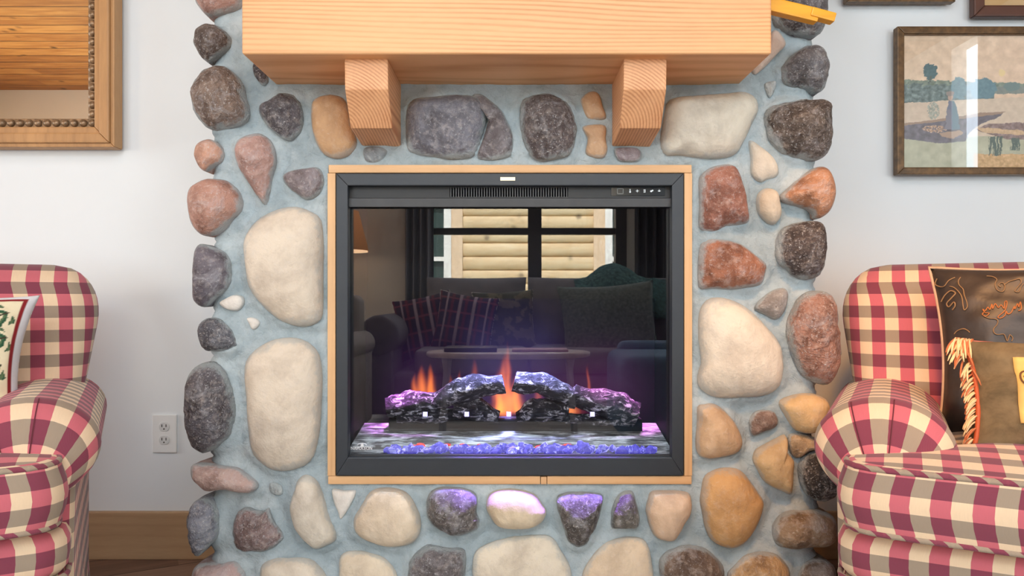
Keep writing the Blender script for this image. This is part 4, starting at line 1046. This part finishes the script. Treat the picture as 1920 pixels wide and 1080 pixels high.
for k in (0, 1):
    o = child('fringe', fringes[k], plain(strands[k][1], strands[k][0], .8), ps); o['label'] = ('cream', 'rust')[k]+' yarn fringe'; o['kind'] = 'stuff'
bm = BM(); add_tube(bm, [pos2(-.965+.0*k, -1+2*k/20, -1)+Vector((.002, -.003, 0)) for k in range(21)], .0045, 6); child('edge_binding', bm, m_orange, ps)['label'] = 'rust leather edge binding'
bm = BM(); add_tube(bm, [pos2(-1+2*k/30, 1, -1) for k in range(31)], .0022, 6); child('top_piping', bm, plain('rose_piping', srgb(190, 110, 96), .7), ps)
# patch
u0, v1 = uvpix(1893, 671, Msi, .40, .225); u1, v0 = u0+.62, uvpix(1896, 795, Msi, .40, .225)[1]
nv = 14; verts = []; fc = []
for j in range(nv+1):
    for i in range(nv+1):
        q = pos2(u0+(u1-u0)*i/nv, v0+(v1-v0)*j/nv, -1); verts.append(q+Vector((0, -.003, 0)))
for j in range(nv):
    for i in range(nv): a = j*(nv+1)+i; fc.append((a, a+1, a+nv+2, a+nv+1))
bm = BM(); me = mesh_of('patch', verts, fc); bm.from_mesh(me); bmesh.ops.solidify(bm, geom=bm.faces[:], thickness=.002)
patch = child('patch', bm, plain('yellow_hide', srgb(232, 186, 104), .7), ps); patch['label'] = 'yellow leather patch'
lc = uvpix(1918, 712, Msi, .40, .225); ll = []
for a in np.linspace(.3, 5.9, 16): ll.append((lc[0]+.055*math.cos(a), lc[1]+.12*math.sin(a)))
bm = BM(); add_tube(bm, [pos2(u, v, -1)+Vector((0, -.0045, 0)) for u, v in [(lc[0]-.03, lc[1]+.01)]+ll], .0016, 5); child('patch_letter', bm, plain('burnt_ink', srgb(110, 70, 40), .8), ps)

# pine pillow on the left chair
def pinecol(u, v):
    cream = np.array(srgb(238, 226, 192)); wht = np.array(srgb(226, 226, 230)); mar = np.array(srgb(140, 40, 44))
    e = max(abs(u), abs(v))
    if e > .93: return wht
    if e > .885: return mar
    n_ = noise.noise(Vector((u*3, v*3, 1)))
    c_ = cream*(1+.06*n_)
    # branches: stems fanning, needles
    g = None
    for (ax, ay, ang, ln) in ((.80, .70, -2.5, .9), (.84, .34, -2.7, .95), (.82, -.02, -2.8, .95), (.80, -.38, -2.9, .9), (.05, .6, -2.3, .8), (0, -.1, -2.7, .8), (.3, -.62, 2.9, .9)):
        dx, dy = math.cos(ang), math.sin(ang); rx, ry = u-ax, v-ay; s_ = rx*dx+ry*dy; q = -rx*dy+ry*dx
        if 0 < s_ < ln:
            if abs(q) < .012: g = (70, 62, 48)
            elif abs(q) < .17*(1-s_/ln*.5):
                ph = (s_-abs(q)*.9)*52+noise.noise(Vector((u*9, v*9, 0)))*2
                if math.sin(ph) > -.15: g = (52, 92, 66) if math.sin(ph*1.7) > -.2 else (96, 118, 84)
    return np.array(srgb(*g)) if g else c_
MP = chair_matrix(chL, .108, -.09, .445, math.radians(-20), math.radians(4), math.radians(3))
pp, _ = pillow('pine_pillow', 'white pillow printed with green pine branches inside a maroon border', MP, .44, .345, .13, vcol('printed_cotton', .8), pinecol, N=150, corner=.22)

# ------------------------------------------------------------------ pictures, mirror, outlet
def canvas_mesh(name, x0, x1, z0, z1, y, fn, nx, nz, mat, parent):
    vs_, cs = [], []
    for j in range(nz+1):
        for i in range(nx+1):
            vs_.append((x0+(x1-x0)*i/nx, y, z0+(z1-z0)*j/nz)); cs.append(srgb(*fn(i/nx, j/nz)))
    W_ = nx+1; fc = [(j*W_+i, j*W_+i+1, (j+1)*W_+i+1, (j+1)*W_+i) for j in range(nz) for i in range(nx)]
    return link(name, mesh_of(name, vs_, fc, False, cols=cs), mat, parent)
def frame_pic(name, label, px0, py0, px1, py1, bw, mat, D=2.08, fn=None, glassr=.055, depth=.025, nx=420, nz=320, tilt=0, cat='picture'):
    a = P(px0, py1, D); b = P(px1, py0, D); bwm = bw*D/F
    t = thing(name, label, cat, ((a.x+b.x)/2, YW-.005, a.z))
    for nm, pts in (('frame', None),):
        bm = BM()
        x0, x1, z0, z1 = a.x, b.x, a.z, b.z; i0_, i1_, k0, k1 = x0+bwm, x1-bwm, z0+bwm, z1-bwm
        for q in ([(x0,z0),(i0_,k0),(i0_,k1),(x0,z1)], [(x1,z0),(x1,z1),(i1_,k1),(i1_,k0)], [(x0,z1),(i0_,k1),(i1_,k1),(x1,z1)], [(x0,z0),(x1,z0),(i1_,k0),(i0_,k0)]):
            add_prism(bm, q, 'y', D, D+depth, bwm*.12)
        # inner lip
        l = bwm*.3
        add_box(bm, (i0_-l, D+.006, k0), (i0_+l*.3, D+depth, k1)); add_box(bm, (i1_-l*.3, D+.006, k0), (i1_+l, D+depth, k1))
        add_box(bm, (i0_, D+.006, k0-l), (i1_, D+depth, k0+l*.3)); add_box(bm, (i0_, D+.006, k1-l*.3), (i1_, D+depth, k1+l))
        obj('frame', bm, mat, t)
    if fn: canvas_mesh('print', i0_, i1_, k0, k1, D+.016, fn, nx, nz, vcol('ink_'+name, .6), t)
    if glassr: obj('glass_pane', add_box(BM(), (i0_, D+.009, k0), (i1_, D+.011, k1)), glass('picture_glass', glassr), t)
    bm = BM(); add_box(bm, (x0+.01, D+depth-.002, z0+.01), (x1-.01, YW-.001, z1-.01)); obj('backing_board', bm, plain('backing', srgb(120, 90, 60), .8), t)
    return t
def boat(u, v):
    # u right, v up; crop scale 3 px, interior 412..~1400 wide, 190..942 tall
    x = 412+u*(1440-412); y = 942-v*(942-188)
    x += 7*noise.noise(Vector((x*.03, y*.03, 7)))+4*noise.noise(Vector((x*.1, y*.1, 3))); y += 5*noise.noise(Vector((x*.025, y*.04, 1)))+3*noise.noise(Vector((x*.12, y*.1, 5)))
    nz_ = lambda s_, k=0: noise.fractal(Vector((x*s_, y*s_, k)), 1, 2, 4)
    sky = np.array((228, 204, 178.))+nz_(.02)*16; sky[0] += (x-412)*.006; c_ = sky
    if (x-976)**2+(y-402)**2 < 20**2: c_ = np.array((238, 214, 160.))
    def trees(cx, top, w_, base=570): 
        return y < base and ((x-cx)/w_)**2+((y-base)/(base-top))**2 < 1+.35*nz_(.03, 5)
    bank = y > 440+ (x-412)*.03+nz_(.03)*8 and y < 572-(x-412)*.05
    if bank: c_ = np.array((122, 140, 128.))+nz_(.035)*30; 
    if bank and y > 465+nz_(.05)*25 and x < 940: c_ = np.array((104, 126, 128.))+nz_(.05)*44
    if x > 930 and 478 < y < 520: c_ = np.array((128, 140, 136.))+nz_(.05)*14
    if x > 930 and y > 520 and y < 560: c_ = sky*.97
    if ((x-572)/42)**2+((y-395)/46)**2 < 1+.5*nz_(.05, 3): c_ = np.array((70, 108, 116.))+nz_(.06)*18
    if abs(x-575) < 5 and 420 < y < 455: c_ = np.array((80, 96, 92.))
    if ((x-735)/48)**2+((y-490)/62)**2 < 1+.4*nz_(.05, 9): c_ = np.array((98, 136, 150.))+nz_(.05)*14
    if ((x-870)/78)**2+((y-490)/58)**2 < 1+.3*nz_(.05, 7): c_ = np.array((98, 138, 152.))+nz_(.05)*14
    if ((x-1030)/45)**2+((y-478)/28)**2 < 1+.3*nz_(.05, 7): c_ = np.array((108, 136, 138.))
    if y > 572-(x-412)*.05 and y >= 520:
        c_ = np.array((214, 196, 176.))+nz_(.03)*10
        if y > 760: c_ = np.array((182, 184, 160.))+nz_(.02, 2)*16
        if ((x-590)/34)**2+((y-615)/50)**2 < 1 and nz_(.09, 6) > -.25: c_ = np.array((160, 166, 156.))+nz_(.06)*30
        if x > 820 and y > 860: c_ = np.array((206, 168, 120.))+nz_(.05)*30
    def inside(poly):
        k = False
        for a in range(len(poly)):
            (x1_, y1_), (x2_, y2_) = poly[a], poly[a-1]
            if (y1_ > y) != (y2_ > y) and x < (x2_-x1_)*(y-y1_)/(y2_-y1_)+x1_: k = not k
        return k
    if inside([(380,694),(650,660),(860,627),(1000,620),(940,662),(860,688),(800,735),(770,790),(620,800),(380,768)]):
        c_ = np.array((104, 102, 116.))+nz_(.035)*26
        if y < 694-(x-380)*.122+12: c_ = np.array((160, 136, 120.))
    if inside([(900,688),(1440,668),(1440,778),(1000,778),(820,722)]): c_ = np.array((136, 116, 116.))+nz_(.05, 4)*34
    if inside([(820,708),(1440,752),(1440,772),(880,742)]): c_ = np.array((206, 176, 142.))+nz_(.06)*20
    if ((x-600)/70)**2+((y-718)/20)**2 < 1 and nz_(.12, 8) > -.1: c_ = np.array((190, 158, 134.))+nz_(.12)*60
    if inside([(620,740),(740,728),(760,745),(700,770),(640,765)]): c_ = np.array((176, 150, 132.))
    # reeds
    if (abs(x-940) < 38 and 760 < y < 870) or (abs(x-1050) < 26 and 768 < y < 840):
        if noise.noise(Vector((x*.16, y*.012, 0))) > -.12: c_ = np.array((78, 100, 96.))+nz_(.05)*14
    # woman
    if 560 < y < 722:
        f = (y-560)/162; hw = 16+26*f**.7
        if abs(x-(694+4*f)) < hw: c_ = np.array((112, 122, 146.)) if x < 696 else np.array((92, 124, 142.))
        if x < 690 and abs(x-(694+4*f)) < hw and y > 610: c_ = np.array((132, 132, 146.))
    if ((x-687)/14)**2+((y-538)/20)**2 < 1: c_ = np.array((186, 160, 146.))
    if ((x-684)/22)**2+((y-518)/13)**2 < 1: c_ = np.array((150, 140, 136.))
    return np.clip(c_, 0, 255)
frame_pic('boat_picture', 'framed river scene print of a woman standing in a long boat', 1683, 49, 2055, 327, 13, m_bronze, fn=boat)
def twotone(u, v): 
    n_ = 5*noise.noise(Vector((u*8, v*8, 0))); return np.array((206, 172, 124.))+n_ if u < .35 else np.array((186, 176, 170.))+n_
frame_pic('dark_framed_picture', 'wide dark brown frame cut off at the top right corner', 1827, -250, 2140, 30, 20, plain('walnut_frame', srgb(84, 50, 38), .45), fn=twotone, nx=30, nz=20)
frame_pic('gilt_framed_picture', 'gilt frame of which only the bottom edge shows above the river print', 1588, -260, 1792, 3, 12, m_bronze, fn=twotone, nx=30, nz=20)

# mirror
D = 2.075
mi = thing('wall_mirror', 'large mirror in a carved golden wood frame with beaded inner edge', 'mirror', (P(20, 277, D).x, YW-.005, P(0, 277, D).z))
x0, x1, z0, z1 = P(-420, 0, D).x, P(218, 0, D).x, P(0, 277, D).z, P(0, -420, D).z
bw = 38*D/F; bb = 18*D/F
def band(bm, x0, x1, z0, z1, w_, ya, yb_, bev):
    for q in ([(x0,z0),(x0+w_,z0+w_),(x0+w_,z1-w_),(x0,z1)], [(x1,z0),(x1,z1),(x1-w_,z1-w_),(x1-w_,z0+w_)], [(x0,z1),(x0+w_,z1-w_),(x1-w_,z1-w_),(x1,z1)], [(x0,z0),(x1,z0),(x1-w_,z0+w_),(x0+w_,z0+w_)]):
        add_prism(bm, q, 'y', ya, yb_, bev)
bm = BM(); band(bm, x0, x1, z0, z1, bw, D-.01, D+.035, .004); band(bm, x0+bw*.18, x1-bw*.18, z0+bw*.18, z1-bw*.18, bw*.5, D-.020, D, .005)
obj('outer_frame', bm, m_goldv, mi)
bm = BM(); band(bm, x0+bw, x1-bw, z0+bw, z1-bw, bb, D+.008, D+.035, .002)
inf = obj('inner_frame', bm, m_bead, mi)
bm = BM(); step = 17*D/F
xx = x1-bw-bb/2; zz = z0+bw+bb/2
k = 0
while zz+k*step < z1-bw:
    for ox in (xx, x0+bw+bb/2):
        bmesh.ops.create_uvsphere(bm, u_segments=10, v_segments=8, radius=1, matrix=Matrix.Translation((ox, D+.007, zz+k*step)) @ Matrix.Diagonal((bb*.40, .010, step*.43, 1)))
    k += 1
k = 1
while xx-k*step > x0+bw:
    for oz in (zz,):
        bmesh.ops.create_uvsphere(bm, u_segments=10, v_segments=8, radius=1, matrix=Matrix.Translation((xx-k*step, D+.007, oz)) @ Matrix.Diagonal((step*.43, .010, bb*.40, 1)))
    k += 1
obj('beading', bm, m_bead, inf, True)
t = NT('mirror_silver'); t.fin((.90, .89, .87), .0, 1.0); m_mirror = t.m
obj('mirror_glass', add_box(BM(), (x0+bw+bb-.003, D+.018, z0+bw+bb-.003), (x1-bw-bb+.003, D+.024, z1-bw-bb+.003)), m_mirror, mi)

# outlet
D = YW
ol = thing('wall_outlet', 'white duplex power outlet on the wall between armchair and chimney', 'outlet', P(308, 849, D-.003))
obj('cover_plate', pbox(BM(), 285.5, 778, 331, 849, D-.006, .0065, .002), m_white_plastic, ol)
m_slot = plain('outlet_slot', srgb(40, 36, 34), .6); m_wp2 = plain('outlet_face', srgb(214, 214, 212), .35)
for cy in (800, 825):
    bm = BM(); c = P(308, cy, D-.006); add_lathe(bm, [(.0155, .001), (.0155, -.0015), (.0145, -.002)], (0,0,0), 24, 'y')
    for v in bm.verts: v.co.z = max(-.0125, min(.0125, v.co.z)); v.co += c
    s = obj('socket', bm, m_wp2, ol)
    bm = BM(); 
    for sx in (-1, 1): add_box(bm, (c.x+sx*.006-.0012, c.y-.0024, c.z-.001), (c.x+sx*.006+.0012, c.y-.0018, c.z+.007))
    add_lathe(bm, [(.0022, -.0018), (.0022, -.0024)], (c.x, c.y, c.z-.0065), 10, 'y')
    obj('slots', bm, m_slot, s)
bm = BM(); c = P(308, 812.5, D-.006); add_lathe(bm, [(.0022, 0), (.0022, -.001)], c, 12, 'y'); obj('screw', bm, m_white_plastic, ol)

# ------------------------------------------------------------------ things behind the camera, seen mirrored in the fire glass
m_sofa = plain('charcoal_velvet', srgb(104, 100, 106), .8, nscale=12, namt=.15)
m_sofa2 = plain('charcoal_velvet_light', srgb(112, 108, 112), .8, nscale=12, namt=.15)
sofa = thing('sofa', 'charcoal sofa mirrored in the fire glass below the window', 'sofa', (.3, -1.3, 0))
bm = BM(); add_box(bm, (-.78, -1.66, .08), (1.45, -.86, .30), .03, 3); obj('base', bm, m_sofa, sofa, True)
bm = BM(); add_box(bm, (-.78, -1.72, .10), (1.45, -1.56, .74), .06, 4); obj('back_frame', bm, m_sofa, sofa, True)
for x0_, x1_ in ((-.60, .10), (.11, .78), (.79, 1.45)):
    o, _ = pillow('back_cushion', '', Matrix.Translation(((x0_+x1_)/2, -1.44, .42)) @ Matrix.Rotation(math.pi, 4, 'Z') @ Matrix.Rotation(math.radians(-12), 4, 'X'), x1_-x0_, .50, .22, m_sofa2, N=24, corner=.05)
    del o['label']; del o['category']; o.parent = sofa; o.matrix_parent_inverse = Matrix.Translation(-sofa.location)
    bm = BM(); add_box(bm, (x0_+.005, -1.5, .30), (x1_-.005, -.84, .45), .045, 4); obj('seat_cushion', bm, m_sofa2, sofa, True)
def roll_arm(xc, par, mat, y0, y1, zc, R, w_):
    bm = BM(); add_tube(bm, [(xc, y0, zc), (xc, (y0+y1)/2, zc), (xc, y1-.03, zc), (xc, y1-.005, zc), (xc, y1, zc)], R, 24, False, [R, R, R, R*.93, R*.75])
    add_box(bm, (xc-w_/2, y0, .06), (xc+w_/2, y1-.01, zc), .02, 2); obj('arm', bm, mat, par, True)
roll_arm(-.80, sofa, m_sofa, -1.68, -.80, .535, .125, .17)
roll_arm(1.50, sofa, m_sofa, -1.68, -.80, .535, .12, .16)
def plaidpil(u, v):
    c_ = np.array((62, 48, 70.)); 
    if abs((u*2.2) % 1-.5) < .09: c_ = np.array((170, 150, 160.))
    elif abs((v*2.0) % 1-.5) < .08: c_ = np.array((130, 70, 84.))
    elif (u*2.2) % 1 < .2: c_ = np.array((110, 50, 62.))
    return srgb(*c_)
def leafpil(u, v):
    n_ = noise.fractal(Vector((u*3, v*3, 2)), 1, 2, 3); return srgb(*((118, 112, 92) if n_ > .1 else (74, 72, 64)))
def put(name, label, px, pyb, y, w_, h_, mat, fn, roll=0, lean=-14, seed=0):
    return pillow(name, label, Matrix.Translation((RX(px, y), y, RZ(pyb, y))) @ Matrix.Rotation(math.pi, 4, 'Z') @ Matrix.Rotation(math.radians(lean), 4, 'X') @ Matrix.Rotation(math.radians(roll), 4, 'Y'), w_, h_, .15, mat, fn, N=60 if fn else 24, seed=seed)[0]
m_vc = vcol('pillow_print', .8)
put('plaid_pillow', 'dark plaid pillow leaning at the mirrored sofa left arm', 810, 668, -1.20, .40, .42, m_vc, plaidpil, 12)
put('plaid_pillow', 'purple and grey plaid pillow, second from left on the mirrored sofa', 862, 662, -1.14, .40, .40, m_vc, plaidpil, -9)
put('leaf_pillow', 'olive leaf patterned pillow in the middle of the mirrored sofa', 948, 660, -1.24, .42, .42, m_vc, leafpil, 3)
t = NT('teal_fleece'); v = t.coords(); n1 = t.noise(v, 45, 5, .8); c = t.ramp(n1, [(.35, srgb(30, 60, 60)), (.65, srgb(110, 160, 158))]); t.bump(n1, 1.0, .03); m_fleece = t.fin(c, .95)
put('fleece_pillow', 'large fluffy grey green cushion on the mirrored sofa right half', 1150, 690, -1.10, .64, .56, plain('sage_fleece', srgb(96, 104, 100), .95, nscale=60, namt=.4, bump=1.0), None, 4, -12, 5)
# fleece throw on the sofa back, right
vs_ = []; nx_, ny_ = 50, 26
for j in range(ny_+1):
    for i in range(nx_+1):
        x = RX(1078, -1.4)+(RX(1290, -1.4)-RX(1078, -1.4))*i/nx_; s_ = -1+2*j/ny_
        z = .86+.115*math.exp(-((x-.70)/.16)**2)-.24*abs(s_)**2.2+.02*noise.fractal(Vector((x*9, s_*3, 0)), 1, 2, 3)
        vs_.append((x, -1.45-.17*s_, z))
me = mesh_of('fleece_throw', vs_, [(j*(nx_+1)+i, j*(nx_+1)+i+1, (j+1)*(nx_+1)+i+1, (j+1)*(nx_+1)+i) for j in range(ny_) for i in range(nx_)])
o = link('fleece_throw', me, m_fleece); tag(o, 'fluffy teal throw over the back of the mirrored sofa', 'throw'); md = o.modifiers.new('thick', 'SOLIDIFY'); md.thickness = .02
# coffee table
m_tab = plain('limed_table', srgb(200, 184, 178), .35); m_leg = plain('pale_metal_leg', srgb(180, 180, 186), .4)
ct = thing('coffee_table', 'oval pale coffee table mirrored in the fire glass', 'table', (-.02, -.40, 0))
bm = BM(); add_lathe(bm, [(.001, 0), (1.0, 0), (1.03, .008), (1.03, .024), (1.0, .03), (.001, .03)], (0,0,0), 48)
for v in bm.verts: v.co = Vector((v.co.x*.43-.02, v.co.y*.20-.38, v.co.z+.445))
obj('table_top', bm, m_tab, ct, True)
for sx in (-1, 1):
    for sy in (-1, 1):
        bm = BM(); add_tube(bm, [(-.02+sx*.33, -.38+sy*.10, .446), (-.02+sx*.33, -.38+sy*.10, .38), (-.02+sx*.36, -.38+sy*.12, 0)], .014, 10, False, [.022, .012, .010]); obj('leg', bm, m_leg, ct, True)
bm = BM(); add_box(bm, (-.36, -.46, .4755), (-.08, -.28, .50), .006); tag(obj('serving_tray', bm, plain('dark_tray', srgb(50, 48, 54), .3)), 'dark serving tray on the mirrored coffee table', 'tray')
bm = BM(); add_box(bm, (.0, -.45, .4755), (.30, -.30, .488), .003); tag(obj('closed_book', bm, plain('book_cover', srgb(190, 150, 160), .5)), 'flat pinkish book on the mirrored coffee table', 'book')
# chairs at the sides
ac = thing('reading_chair', 'grey upholstered armchair at the left edge of the fire glass reflection', 'armchair', (-1.07, -.3, 0))
m_grey = plain('grey_weave', srgb(150, 140, 134), .85)
bm = BM(); add_box(bm, (-1.37, -.57, .08), (-.84, -.0, .40), .05, 3); obj('seat', bm, m_grey, ac, True)
bm = BM(); add_box(bm, (-1.37, -.72, .08), (-.86, -.52, .78), .06, 4); obj('backrest', bm, m_grey, ac, True)
roll_arm(-.87, ac, m_grey, -.67, -.0, .50, .075, .12)
bc = thing('blue_ottoman', 'dark blue velvet chair back at the right of the fire glass reflection', 'armchair', (.78, -.3, 0))
m_blue = plain('blue_velvet', srgb(70, 100, 124), .8)
bm = BM(); add_box(bm, (.535, -.60, .05), (1.15, .0, .475), .07, 5); obj('seat', bm, m_blue, bc, True)
bm = BM(); add_box(bm, (.60, -.66, .05), (1.2, -.52, .52), .06, 4); obj('backrest', bm, m_blue, bc, True)
# curtains
m_cur = plain('grey_curtain', srgb(120, 122, 128), .9, nscale=6, namt=.1)
def curtain(name, label, x0_, x1_, y, z0_, z1_, mat, nf=6, axis='x'):
    bm = BM(); n = 60; ra = []; rb = []
    for s_, off_ in ((1, 0), (-1, .006)):
        rng = range(n+1) if s_ > 0 else range(n, -1, -1)
        for k in rng:
            f = k/n; w_ = .03*math.sin(f*nf*2*math.pi)
            p = (x0_+(x1_-x0_)*f, y+w_-off_) if axis == 'x' else (y+w_-off_, x0_+(x1_-x0_)*f)
            ra.append(bm.verts.new((p[0], p[1], z0_))); rb.append(bm.verts.new((p[0], p[1], z1_)))
    N = len(ra)
    for k in range(N): bm.faces.new((ra[k], ra[(k+1)%N], rb[(k+1)%N], rb[k]))
    return tag(obj(name, bm, mat, None, True), label, 'curtain')
curtain('curtain', 'grey curtain left of the window mirrored in the fire glass', RX(758, -1.76), RX(812, -1.76), -1.80, .05, 2.25, m_cur, 4)
curtain('curtain', 'dark curtain right of the window mirrored in the fire glass', RX(1192, -1.76), RX(1258, -1.76), -1.80, .05, 2.25, plain('dark_curtain', srgb(60, 60, 64), .9), 4)
# floor lamp with glowing shade, left in the reflection
fl = thing('floor_lamp', 'floor lamp with warm glowing shade at the left edge of the fire glass reflection', 'lamp', (-1.19, -1.60, 0))
t = NT('lamp_shade_linen'); t.fin(srgb(190, 120, 70), .8); t.b.inputs['Emission Color'].default_value = (1, .45, .2, 1); t.b.inputs['Emission Strength'].default_value = .55
bm = BM(); lx, ly = -1.19, -1.60
add_lathe(bm, [(.17, 1.10), (.10, 1.38)], (lx, ly, 0), 32); bm.faces.ensure_lookup_table(); obj('lamp_shade', bm, t.m, fl, True)
t = NT('lamp_bulb_glow'); t.b.inputs['Emission Color'].default_value = (1, .6, .3, 1); t.b.inputs['Emission Strength'].default_value = 5
bm = BM(); add_lathe(bm, [(.165, 1.090), (.165, 1.099)], (lx, ly, 0), 32); obj('shade_opening', bm, t.m, fl)
bm = BM(); add_tube(bm, [(lx, ly, .02), (lx, ly, 1.10)], .012, 10); obj('pole', bm, m_black, fl, True)
bm = BM(); add_lathe(bm, [(.14, 0), (.14, .012), (.03, .025)], (lx, ly, 0), 28); obj('base', bm, m_black, fl, True)
# rug, stretched wide and pale to bounce light up under the mantel
tag(obj('rug', add_box(BM(), (-1.9, -1.2, .0005), (1.9, 1.72, .008), .003), planks('woven_rug', [srgb(214, 214, 210), srgb(196, 198, 196), srgb(150, 152, 152)], .06, 'y', .02, 0, .95, .3, .3)), 'pale grey woven rug under the coffee table', 'rug')
